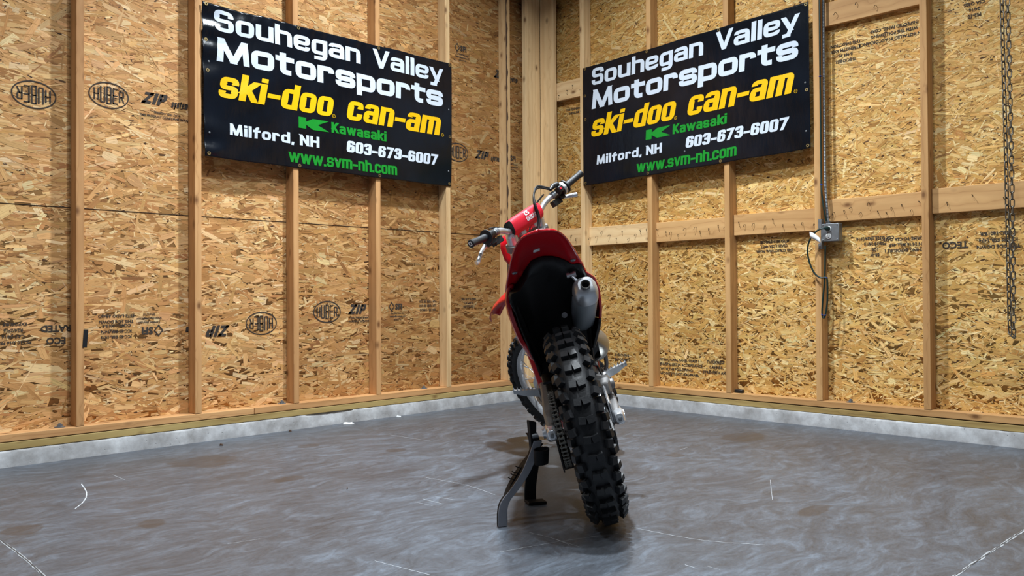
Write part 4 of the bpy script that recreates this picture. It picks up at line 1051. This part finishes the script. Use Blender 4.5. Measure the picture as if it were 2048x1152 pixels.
for s in (1, -1):
    rb = MB()
    for k in range(14): rb.box((.99, s*.098, .68+k*.0150), (.032, .070, .004))
    rb.box((.99, s*.060, .78), (.036, .010, .23)); rb.box((.99, s*.136, .78), (.036, .010, .23))
    part('radiator', rb, 'aluminium', frame)
part('shock_absorber', MB().tube([(.40, 0, .42), (.46, 0, .78)], .022, 14).lathe([(.038, 0), (.038, .004)], (.42, 0, .56), (.2, 0, 1), 16), 'dark_steel', frame)

# --- bodywork
def fender_pt(u, v):
    """u 0 (tip) .. 1 (front), v -1..1 across"""
    tab = [(0, -.338, .0, .990), (.06, -.332, .032, .989), (.16, -.308, .058, .984), (.30, -.255, .080, .967), (.48, -.165, .102, .932), (.66, -.065, .121, .893), (.84, .045, .139, .858), (1., .125, .150, .836)]
    for a, c in zip(tab[:-1], tab[1:]):
        if a[0] <= u <= c[0]:
            t = (u-a[0])/(c[0]-a[0]); i = tab.index(a); p0 = tab[max(i-1, 0)]; p3 = tab[min(i+2, len(tab)-1)]
            m1 = [(c[k]-p0[k])/(c[0]-p0[0])*(c[0]-a[0]) for k in range(4)]; m2 = [(p3[k]-a[k])/(p3[0]-a[0])*(c[0]-a[0]) for k in range(4)]
            x, wd, zr = [(2*t**3-3*t*t+1)*a[k]+(t**3-2*t*t+t)*m1[k]+(3*t*t-2*t**3)*c[k]+(t**3-t*t)*m2[k] for k in (1, 2, 3)]; break
    f = min(1, max(0, (x+.30)/.30)); f = f*f*(3-2*f)
    av = abs(v); y = wd*v
    # flat flange outside, arched roof inside
    arch = max(0, math.cos(min(1, av/.72)*math.pi/2))**.75
    top = zr+.012*f+(.046*f)*arch+.004*(1-av*av)
    # rim turns down a little
    z = top-(.006*max(0, (av-.86)/.14) if av > .86 else 0)
    cr, sr = math.cos(.035), math.sin(.035); zz = z-.9
    return V3((x, y*cr-zz*sr+.002, .9+y*sr+zz*cr))
NU, NV = 40, 30
grid = [[fender_pt(i/NU, -1+2*j/NV) for j in range(NV+1)] for i in range(NU+1)]
fen = part('rear_fender', MB().sheet(grid), 'red_plastic', solid=.0045, smooth=60)
# fasteners and small sticker below the fender
def under(u, v, d=.003):
    p = fender_pt(u, v); n = (fender_pt(u+.02, v)-p).cross(fender_pt(u, v+.02)-p).normalized()
    if n.z > 0: n = -n
    return p+n*d, n
for v in (-.80, .80):
    p, n = under(.70, v); part('screw', MB().lathe([(.0095, 0), (.0095, .002), (.006, .005), (.0028, .005), (.0028, .002)], p, n, 16), 'galvanised', fen)
part('sticker', MB().add([under(u, v, .0032)[0] for u, v in ((.565, .02), (.565, .22), (.635, .22), (.635, .02))], [(0, 1, 2, 3)]), 'tag_white', fen, solid=.0006)

# black liner over the wheel / air box, one folded sheet
prof = [(.152, .818), (.138, .848), (.100, .852), (.072, .880), (.042, .903), (0, .915), (-.040, .903), (-.064, .880), (-.078, .862), (-.118, .866), (-.138, .842), (-.150, .815)]
def liner_row(t):
    x = -.01+.31*t; dz = -.34*t*(.6+.4*t); k = 1+.1*t
    return [V3((x+.03*abs(y)/.13, y*(k if abs(y) < .125 else .98-.35*t), z+dz)) for y, z in prof]
vs_ = (.97, .86, .70, .52, .30, 0, -.30, -.52, -.62, -.74, -.88, -.97)
while len(vs_) > len(prof): vs_ = vs_[:8]+vs_[9:]
rows = [[under(.76+.17*min(1, max(0, (v-.30)/.50)), v, .0045)[0] for v in vs_]]+[liner_row(i/14) for i in range(1, 15)]
airbox = part('air_box', MB().sheet(rows), 'black_plastic', solid=.004, smooth=60)
mid = MB().loft([[V3((.30, y, z)) for y, z in ((.13, .88), (-.13, .86), (-.12, .60), (-.10, .50), (.10, .50), (.12, .60))], [V3((.52, y, z)) for y, z in ((.12, .88), (-.12, .86), (-.11, .62), (-.09, .48), (.09, .48), (.11, .62))]])
part('filter_housing', mid, 'black_plastic', airbox, bevel=.01)
part('bolt', MB().lathe([(.0105, 0), (.0105, .003), (.0065, .003), (.006, .007), (.003, .007), (.003, .004)], (.188, -.032, .714), (-.9, 0, -.1), 18), 'polished_metal', airbox)
part('mud_flap', MB().sheet([[V3((.30+.06*i/6, y*(1-.15*i/6), .62-.20*i/6)) for y in (-.075, -.04, 0, .04, .075)] for i in range(7)]), 'black_plastic', airbox, solid=.004)
# inner skirts of the side plates
for s in (1,):
    yo = .012 if s > 0 else 0
    g = [[V3((.055+.02*k, s*(.128-.002*k)+0, z)) if False else V3((.06+.08*k, s*(w0+yo)-.004*s*k, z)) for k in range(5)] for z, w0 in ((.86, .118), (.80, .124), (.72, .120), (.64, .110), (.58, .100), (.53, .094))]
    part('inner_skirt', MB().sheet(g), 'black_plastic', airbox, solid=.004, smooth=60)

# side plates: rear edge curve (x, y, z), swept forward, with a rolled rear lip
def side_plate(edge, fwd, name, m, lip):
    rows = []
    for (x, y, z) in edge:
        r = [V3((x+.012, y-math.copysign(lip, y), z-.004)), V3((x, y-math.copysign(lip*.75, y), z)), V3((x, y-math.copysign(lip*.2, y), z)), V3((x+.012, y, z))]
        for k in range(1, 8):
            t = k/7; r.append(V3((x+.012+(fwd-x)*t, y+(1 if y > 0 else -1)*(.003*math.sin(math.pi*t)-.060*t), z+.02*t)))
        rows.append(r)
    return part(name, MB().sheet(rows), m, solid=.004, smooth=50)
side_plate([(.055, .136, .866), (.07, .150, .842), (.085, .161, .812), (.10, .163, .77), (.125, .159, .72), (.155, .151, .665), (.20, .137, .62), (.25, .125, .585), (.28, .119, .575)], .52, 'side_plate', 'red_plastic', .020)
side_plate([(.06, -.130, .852), (.075, -.146, .838), (.10, -.166, .818), (.115, -.173, .78), (.125, -.171, .742), (.14, -.166, .705), (.155, -.157, .673)], .52, 'side_plate', 'red_plastic', .010)
side_plate([(.157, -.156, .671), (.17, -.148, .645), (.19, -.134, .615), (.22, -.121, .585), (.24, -.113, .570)], .52, 'heat_shield', 'black_plastic', .012)
# seat and tank
def seat_ring(x, w0, z, h): return [V3((x, w0*math.cos(a)*(1 if math.sin(a) < .2 else .8), z+h*math.sin(a))) for a in [2*math.pi*k/20 for k in range(20)]]
part('seat', MB().loft([seat_ring(.06, .06, .985, .012), seat_ring(.12, .08, .972, .025), seat_ring(.25, .082, .945, .035), seat_ring(.5, .08, .925, .045), seat_ring(.75, .065, .95, .05), seat_ring(.86, .05, .975, .04)]), 'seat_black', smooth=60)
part('fuel_tank', MB().loft([seat_ring(.66, .10, .86, .06), seat_ring(.78, .125, .88, .085), seat_ring(.92, .12, .90, .09), seat_ring(1.0, .07, .91, .06)]), 'red_plastic', smooth=60)
part('tank_cap', MB().lathe([(.03, 0), (.03, .02), (.024, .026)], (.88, 0, .985), (0, 0, 1), 20), 'black_plastic')
for s in (1, -1):
    st = [(.585, .138, .893, .140, .806), (.66, .140, .908, .145, .796), (.745, .140, .918, .152, .783), (.775, .140, .924, .156, .772), (.84, .140, .935, .160, .755), (.95, .138, .950, .160, .742), (1.05, .135, .945, .155, .76)]
    g = []
    for x, yt, zt, yb, zb in st:
        g.append([V3((x+.01*math.sin(math.pi*k/6), s*(yt+(yb-yt)*(k/6)**1.15), zt+(zb-zt)*k/6)) for k in range(7)])
    part('radiator_shroud', MB().sheet(g), 'red_plastic', solid=.005, smooth=40)

# --- silencer and exhaust
so = V3((-.055, -.116, .798)); sd = V3((.93, .065, -.345)).normalized()
up = V3((0, 0, 1)); sx_ = sd.cross(up).normalized(); su = sx_.cross(sd).normalized()
def oct_ring(t, r, sq=1., off=0):
    c = so+sd*t-su*off; n = 28; out = []
    for k in range(n):
        a = 2*math.pi*k/n; e = 2/2.7
        ca, sa_ = math.cos(a), math.sin(a)
        out.append(c+sx_*r*math.copysign(abs(ca)**e, ca)+su*r*sq*math.copysign(abs(sa_)**e, sa_))
    return out
sil = part('silencer', MB().loft([oct_ring(.060, .0400, 1.05, .006), oct_ring(.062, .0415, 1.08, .006), oct_ring(.30, .0415, 1.08, .006), oct_ring(.325, .040, 1.05, .006), oct_ring(.34, .028, 1.05, .006)]), 'silencer_grey', smooth=40)
part('end_cap', MB().loft([oct_ring(.061, .0425, 1.09, .006), oct_ring(.030, .0418, 1.06, .005), oct_ring(.010, .035, 1., .001), oct_ring(.0, .024, 1, 0), oct_ring(.0, .016, 1, 0), oct_ring(.03, .015, 1, 0)], cap=False), 'aluminium', sil, smooth=40)
part('outlet_pipe', MB().lathe([(.0165, .0), (.0165, -.012), (.0155, -.014), (.0135, -.012), (.0125, .05)], so, sd, 28, cap=False), 'pipe_steel', sil)
part('outlet_bore', MB().lathe([(.0125, .012), (.0001, .0121)], so, sd, 24, cap=False), 'hole_black', sil)
for t, a in ((.078, -1.45), (.078, 2.9), (.31, -1.1), (.31, -2.1)):
    dirv = sx_*math.cos(a)+su*math.sin(a); part('rivet', MB().lathe([(.0038, 0), (.0032, .0022), (.0001, .003)], so+sd*t-su*.006+dirv*.0415, dirv, 10), 'dark_steel', sil)
part('silencer_bracket', MB().tube([(.01, -.082, .845), (.02, -.096, .822), (.03, -.104, .80)], .006, 8).lathe([(.010, -.016), (.010, -.006), (.007, -.006), (.007, .006), (.010, .006), (.010, .016)], (.005, -.083, .846), (.1, 1, 0), 14), 'polished_metal', sil)
xp = smooth_path([(.27, -.094, .685), (.33, -.092, .64), (.40, -.105, .61), (.47, -.118, .580), (.55, -.122, .56), (.66, -.13, .55), (.80, -.15, .54), (.95, -.13, .48), (1.02, -.06, .46), (.98, 0, .52), (.88, 0, .60)], 6)
nx = len(xp); rx = []
for i in range(nx):
    t = i/(nx-1); rx.append(.017+(.053*math.exp(-((t-.40)/.14)**2))+.012*(t > .6)*(t-.6))
part('expansion_chamber', MB().tube(xp, rx, 20), 'pipe_steel', smooth=60)

# --- footpegs, brake pedal, brake cylinder
for s in (1, -1):
    b = MB(); x0, z0 = .50, .437
    b.loft([rect_ring(x0, s*.118, z0-.004, .012, .034, .003), rect_ring(x0, s*.135, z0-.002, .012, .030, .003)])
    y0, y1 = .132, .232
    def pegpt(t): return V3((x0, s*(y0+(y1-y0)*t), z0+.020*t))
    rr_ = []
    for t in (0, .15, .6, .9, 1.):
        c = pegpt(t); h = (.030 if t < .7 else .022)*(1-.35*t); wx = .024*(1-.45*max(0, t-.6))
        rr_.append([c+V3((-wx, 0, -h+.010)), c+V3((wx, 0, -h+.010)), c+V3((wx, 0, .010)), c+V3((-wx, 0, .010))])
    b.loft(rr_)
    tb = b
    for k in range(7):
        c = pegpt(.10+.87*k/6)
        for dx_ in (-.021, .021): tb.loft([[c+V3((dx_-.003, -.0035*s, .009)), c+V3((dx_+.003, -.0035*s, .009)), c+V3((dx_+.003, .0035*s, .009)), c+V3((dx_-.003, .0035*s, .009))], [c+V3((dx_-.001, -.001, .018)), c+V3((dx_+.001, -.001, .018)), c+V3((dx_+.001, .001, .018)), c+V3((dx_-.001, .001, .018))]])
    part('footpeg', b, 'aluminium', smooth=20)
part('rear_master_cylinder', MB().tube([(.42, -.108, .50), (.41, -.106, .60)], .0115, 12).lathe([(.013, 0), (.013, .012), (.0075, .012), (.0075, .004)], (.405, -.105, .535), (-1, -.05, .1), 16), 'black_plastic')
part('banjo_fitting', MB().lathe([(.0125, 0), (.0125, .004), (.008, .004), (.008, 0)], (.388, -.106, .537), (-1, -.05, .1), 20, closed=True).lathe([(.008, 0), (.007, .006)], (.40, -.110, .496), (-1, 0, .1), 14), 'galvanised')
part('brake_hose', MB().tube(smooth_path([(.39, -.107, .53), (.34, -.108, .50), (.25, -.116, .455), (.17, -.118, .455), (.12, -.118, .475)], 8), .0045, 8), 'black_plastic')
part('brake_pedal', MB().tube(smooth_path([(.46, -.125, .42), (.42, -.135, .445), (.52, -.15, .40), (.72, -.155, .38), (.80, -.15, .40)], 6), .008, 8, sq=(1, 1.6)), 'polished_metal')
part('shift_lever', MB().tube(smooth_path([(.64, .13, .36), (.70, .145, .38), (.78, .15, .40)], 6), .007, 8), 'cast_aluminium')

# --- front end, all turned to the left lock
fd = V3((-math.sin(RAKE), 0, math.cos(RAKE)))
for s in (1, -1):
    o0 = V3((1.455, s*.098, .345))
    at = lambda L: o0+fd*L
    leg = part('fork_leg', MB().tube([at(.36), at(.885)], .0285, 20), 'aluminium', steer=True)
    part('fork_slider', MB().tube([at(-.02), at(.40)], .0235, 16), 'polished_metal', leg, steer=True)
    part('fork_cap', MB().lathe([(.0275, 0), (.0275, .012), (.024, .018), (.017, .018), (.017, .026), (.008, .028)], at(.885), fd, 20), 'polished_metal', leg, steer=True)
    part('adjuster', MB().lathe([(.012, 0), (.012, .010), (.008, .012)], at(.912), fd, 14), 'red_foam', leg, steer=True)
    part('fork_guard', MB().loft([rect_ring(1.455+.035-.44*t, s*.102, .345+.898*t, .05, .004, .001) for t in (0., .1, .3, .42)]), 'black_plastic', leg, steer=True)
    part('axle_clamp', MB().box(at(.0)+V3((.015, 0, 0)), (.075, .045, .07)), 'cast_aluminium', leg, steer=True, bevel=.008)
part('front_axle', MB().tube([(1.485, -.125, .345), (1.485, .125, .345)], .012, 14), 'galvanised', steer=True)
def clamp(L, th_):
    b = MB(); c = V3((1.455, 0, .345))+fd*L; R = Matrix.Rotation(-RAKE, 3, 'Y')
    b.box(c+V3((-.012, 0, 0)), (.055, .17, th_), R)
    for s in (1, -1): b.lathe([(.039, -th_/2), (.039, th_/2)], c+V3((0, s*.098, 0)), fd, 24)
    return b
part('triple_clamp', clamp(.83, .034), 'cast_aluminium', steer=True, bevel=.003)
part('lower_clamp', clamp(.62, .044), 'cast_aluminium', steer=True, bevel=.003)
for s in (1, -1): part('bar_riser', MB().box((1.05, s*.045, 1.142), (.034, .028, .05)), 'polished_metal', steer=True, bevel=.003)
barp = []
half = [(1.05, 0, 1.162), (1.05, .06, 1.162), (1.045, .115, 1.168), (1.028, .165, 1.190), (1.008, .215, 1.199), (.994, .265, 1.200), (.974, .345, 1.207), (.963, .392, 1.213)]
barp = smooth_path([(x, -y, z) for x, y, z in reversed(half[1:])]+half, 6)
bar = part('handlebar', MB().tube(barp, .0135, 16), 'aluminium', steer=True)
# pad: rounded block over the bar centre
pr = []
for k in range(13):
    t = -1+2*k/12; y = t*.104; q3 = (1-abs(t)**6*.12)
    ring = []
    for a in range(24):
        an = 2*math.pi*a/24; ca, sa_ = math.cos(an), math.sin(an)
        ring.append(V3((1.045+.040*q3*math.copysign(abs(ca)**.7, ca)-.012*q3*sa_, y, 1.172+.042*q3*math.copysign(abs(sa_)**.7, sa_))))
    pr.append(ring)
padc = part('bar_pad', MB().loft(pr, cap=False), 'red_foam', bar, steer=True, smooth=60)
for e in (0, -1):
    c0 = sum(pr[e], V3())/24; inner = [c0+(p-c0)*.93+V3((0, .004 if e == 0 else -.004, 0)) for p in pr[e]]
    part('pad_end', MB().loft([[c0+(p-c0)*.995 for p in pr[e]], inner]), 'seat_black', bar, steer=True, smooth=60)
# white lettering and emblem on the rear face of the pad
def pad_surf(y, p):
    ph = .30+p/.046; an = math.pi-ph; ca, sa_ = math.cos(an), math.sin(an); q3 = (1-abs(y/.104)**6*.12)
    n = V3((math.copysign(abs(ca)**1.3, ca), 0, math.copysign(abs(sa_)**1.3, sa_))).normalized()
    return V3((1.045+.040*q3*math.copysign(abs(ca)**.7, ca)-.012*q3*sa_, y, 1.172+.042*q3*math.copysign(abs(sa_)**.7, sa_)))+n*.0012
def pad_print(parts):
    b = MB()
    for V, F in parts: b.add([pad_surf(-p[0], p[1]) for p in V], F)
    return part('lettering', b, 'white_ink', bar, steer=True, smooth=0)
pad_print([lettering('GASGAS', -.016, .050, -.022, .0125, .010, .0034, .0026, gap=.25)])
pad_print([strip(round_path([np.array(p) for p in ((.010, .016), (-.012, .016), (-.012, -.002), (.012, -.002), (.012, .008), (.0, .008))], .008, False, 1), .006, .005, False, .01), strip([np.array((-.016, .022)), np.array((.012, .022))], .003, .003, False, .02)])
for s in (1, -1):
    e = V3((.961, s*.398, 1.214)); st0 = V3((.988, s*.288, 1.2015)); d = (e-st0).normalized()
    L = (e-st0).length
    g = MB().lathe([(.0165, 0), (.017, .02), (.0158, .05), (.0160, L-.012), (.0178, L-.006), (.0178, L+.002), (.015, L+.004), (.0001, L+.004)], st0, d, 24)
    grip = part('grip', g, 'grip_rubber', bar, steer=True)
    part('grip_flange', MB().lathe([(.017, -.004), (.034, -.003), (.034, .002), (.017, .004)], st0, d, 28), 'grip_rubber', bar, steer=True)
    # emblem on the grip end
    o_ = st0+d*(L+.0048); u_ = d.cross(V3((0, 0, 1))).normalized(); w_ = u_.cross(d)
    V, F = strip([np.array(p) for p in ((.0065, -.007), (-.006, -.007), (-.006, .007), (.0065, .007), (.0065, .0), (.001, 0))], .0042, .0042, False, .01)
    part('emblem', MB().add([o_+u_*p[0]*s+w_*p[1] for p in V], F), 'white_ink', bar, steer=True, smooth=0)
    # lever perch and lever
    pc = V3((.998, s*.248, 1.2))
    part('lever_perch', MB().lathe([(.019, -.018), (.0195, .018)], pc, d, 18).box(pc+V3((.022, s*.005, -.026)), (.040, .036, .034)).box(pc+V3((.026, -s*.03, -.040)), (.028, .058, .030)), 'black_plastic', bar, steer=True, bevel=.003)
    part('bar_clamp_ring', MB().lathe([(.0165, -.010), (.0175, -.006), (.0175, .006), (.0165, .010)], V3((1.010, s*.208, 1.1985)), d, 16), 'galvanised', bar, steer=True)
    lv = smooth_path([pc+V3((.036, s*.006, -.020)), pc+V3((.046, s*.030, -.030)), pc+V3((.044, s*.062, -.042)), pc+V3((.022, s*.112, -.062)), pc+V3((.008, s*.138, -.070)), pc+V3((.006, s*.150, -.069))], 6)
    if s < 0: lv = lv[:19]
    nl = len(lv); part('clutch_lever' if s > 0 else 'brake_lever', MB().tube(lv, [.0085-.002*math.sin(math.pi*k/(nl-1)) if k < nl-4 else .0085 for k in range(nl)], 10, sq=(1, 1.35)), 'polished_metal', bar, steer=True)
# throttle housing, kill switch, throttle cables
thp = V3((.994, -.266, 1.2005)); td = V3((-.24, -.97, .09)).normalized()
part('throttle_housing', MB().lathe([(.020, -.016), (.030, -.012), (.031, .010), (.026, .016)], thp, td, 24), 'black_plastic', bar, steer=True)
part('throttle_trim', MB().lathe([(.0315, -.004), (.033, 0), (.0315, .012)], thp, td, 24), 'aluminium', bar, steer=True)
kb = MB().box(thp+V3((-.018, .030, .004)), (.026, .034, .030))
part('kill_switch', kb, 'black_plastic', bar, steer=True, bevel=.004)
part('switch_button', MB().box(thp+V3((-.033, .036, .006)), (.004, .010, .010)), 'red_foam', bar, steer=True, bevel=.001)
part('cable_boot', MB().tube([thp+V3((-.004, .012, .030)), thp+V3((-.004, .045, .034)), thp+V3((-.006, .075, .026))], [.013, .0125, .008], 14), 'black_plastic', bar, steer=True)
for k in (-1, 1):
    c0 = [ST(thp+V3((-.006, .07, .028+.004*k))), ST((1.00, -.145, 1.268+.004*k)), ST((.985, -.085, 1.250)), ST((.975+.005*k, -.045, 1.205)), ST((.985+.006*k, -.028, 1.14)), V3((.99+.01*k, -.02, 1.05)), V3((.95, -.015, .99))]
    part('throttle_cable', MB().tube(smooth_path(c0, 8), .0048, 8), 'black_plastic')
part('brake_line', MB().tube(smooth_path([ST((1.05, -.20, 1.225)), ST((1.09, -.15, 1.20)), ST((1.12, -.09, 1.14)), ST((1.14, .02, 1.02))], 8), .0042, 8), 'black_plastic')
part('clutch_line', MB().tube(smooth_path([ST((1.05, .20, 1.225)), ST((1.07, .14, 1.21)), ST((1.09, .07, 1.16)), V3((1.05, .04, 1.02))], 8), .0042, 8), 'black_plastic')
# number plate and front fender
np_ = []
for z, wd, xf in ((1.16, .088, 1.165), (1.12, .115, 1.175), (1.06, .120, 1.19), (1.01, .090, 1.21), (.93, .055, 1.24)):
    np_.append([V3((xf-.015*abs(t)**1.5, wd*t, z)) for t in (-1, -.8, -.5, 0, .5, .8, 1)])
part('number_plate', MB().sheet(np_), 'red_plastic', steer=True, solid=.004, smooth=40)
ff = []
ftab = [(1.06, .86, .050), (1.18, .888, .062), (1.32, .908, .070), (1.46, .906, .074), (1.56, .884, .070), (1.62, .858, .056), (1.655, .832, .034)]
for i in range(25):
    t = i/24*(len(ftab)-1); k = min(int(t), len(ftab)-2); f = t-k
    x, zc, wd = [ftab[k][j]+(ftab[k+1][j]-ftab[k][j])*f for j in range(3)]
    ff.append([V3((x, wd*v, zc-.028*abs(v)**1.8)) for v in (-1, -.75, -.4, 0, .4, .75, 1)])
part('front_fender', MB().sheet(ff), 'red_plastic', steer=True, solid=.004, smooth=60)

# ---------------------------------------------------------------- plug-in stand under the left axle end
A_ = V3((-2.785, -2.520, .31)); F1 = V3((-2.846, -2.428, .0)); F2 = V3((-2.525, -2.265, .0))
sd_ = empty('bike_stand', (-2.70, -2.42, 0), 'black plastic plug-in stand holding up the left rear axle of the motorcycle', 'stand')
def srel(b): return b.xf(lambda v: Vector(v)-V3((-2.70, -2.42, 0)))
def ribbon(pts, wdir, w0, ddir, dep):
    P = smooth_path(pts, 8); wdir = Vector(wdir).normalized(); ddir = Vector(ddir).normalized(); b = MB(); rings = []
    for i, p in enumerate(P):
        wv = w0[0]+(w0[1]-w0[0])*i/(len(P)-1); rings.append([p-wdir*wv/2, p+wdir*wv/2, p+wdir*wv/2+ddir*dep, p-wdir*wv/2+ddir*dep])
    return b.loft(rings)
wd1 = V3((.885, -.466, 0)); dp1 = V3((.466, .885, 0))
leg1 = [V3(p) for p in ((-2.728, -2.486, .287), (-2.733, -2.484, .272), (-2.747, -2.478, .234), (-2.774, -2.466, .176), (-2.806, -2.449, .127), (-2.836, -2.434, .088), (-2.846, -2.429, .050), (-2.846, -2.428, .0015))]
part('main_leg', srel(ribbon(leg1, wd1, (.031, .031), dp1, .005)), 'stand_grey', sd_, bevel=.0012)
flg = MB()
for sgn in (-1, 1):
    pts2 = [p+wd1*sgn*.0140+dp1*.0056 for p in leg1]; f2 = ribbon(pts2, wd1, (.003, .003), dp1, .013); flg.add(f2.v, f2.f)
flg2 = ribbon([p+dp1*.012 for p in leg1], wd1, (.028, .028), dp1, .004); flg.add(flg2.v, flg2.f)
part('leg_flange', srel(flg), 'stand_black', sd_)
leg2 = [V3(p) for p in ((-2.718, -2.455, .300), (-2.662, -2.392, .296), (-2.582, -2.322, .274), (-2.522, -2.280, .225), (-2.520, -2.270, .15), (-2.530, -2.262, .06), (-2.530, -2.262, .0015))]
part('rear_leg', srel(ribbon(leg2, wd1, (.040, .046), dp1, .010)), 'stand_black', sd_, bevel=.0015)
part('foot_pad', srel(ribbon([V3((-2.552, -2.251, .008)), V3((-2.515, -2.270, .007)), V3((-2.488, -2.284, .0065))], V3((0, 0, 1)), (.012, .012), dp1*-1, .05)), 'stand_black', sd_, bevel=.002)
tpl = [V3((-2.756, -2.470, .358)), V3((-2.730, -2.481, .352)), V3((-2.730, -2.481, .268)), V3((-2.746, -2.474, .245))]
part('top_plate', srel(MB().prism(tpl, dp1*.03)), 'stand_black', sd_, bevel=.003)
part('axle_pin', srel(MB().tube([V3((-2.742, -2.471, .303)), V3((-2.7275, -2.4855, .307))], .009, 12)), 'galvanised', sd_)
rc_ = V3((-2.741, -2.513, .240)); rg = []
for z, r in ((-.026, .0245), (.024, .0275), (.024, .0235), (-.020, .0205)):
    rg.append([rc_+V3((r*math.cos(2*math.pi*k/28), r*math.sin(2*math.pi*k/28), z+.004*math.cos(2*math.pi*k/28))) for k in range(28)])
part('strap_loop', srel(MB().loft(rg, cap=True)), 'stand_black', sd_, smooth=50)
third = [V3(p) for p in ((-2.69, -2.47, .27), (-2.735, -2.43, .20), (-2.775, -2.405, .13), (-2.795, -2.395, .07), (-2.797, -2.394, .0015))]
part('brace_leg', srel(ribbon(third, wd1, (.012, .012), dp1, .03)), 'stand_black', sd_, bevel=.001)
for k, (x, y, z) in enumerate(((-2.770, -2.44, .195), (-2.782, -2.436, .178), (-2.786, -2.434, .170), (-2.796, -2.431, .158))):
    part('strap_prong', srel(MB().tube([V3((x+.022, y-.012, z-.010)), V3((x-.010, y+.008, z+.002)), V3((x-.016, y+.010, z+.006))], .0018, 6)), 'stand_black', sd_)
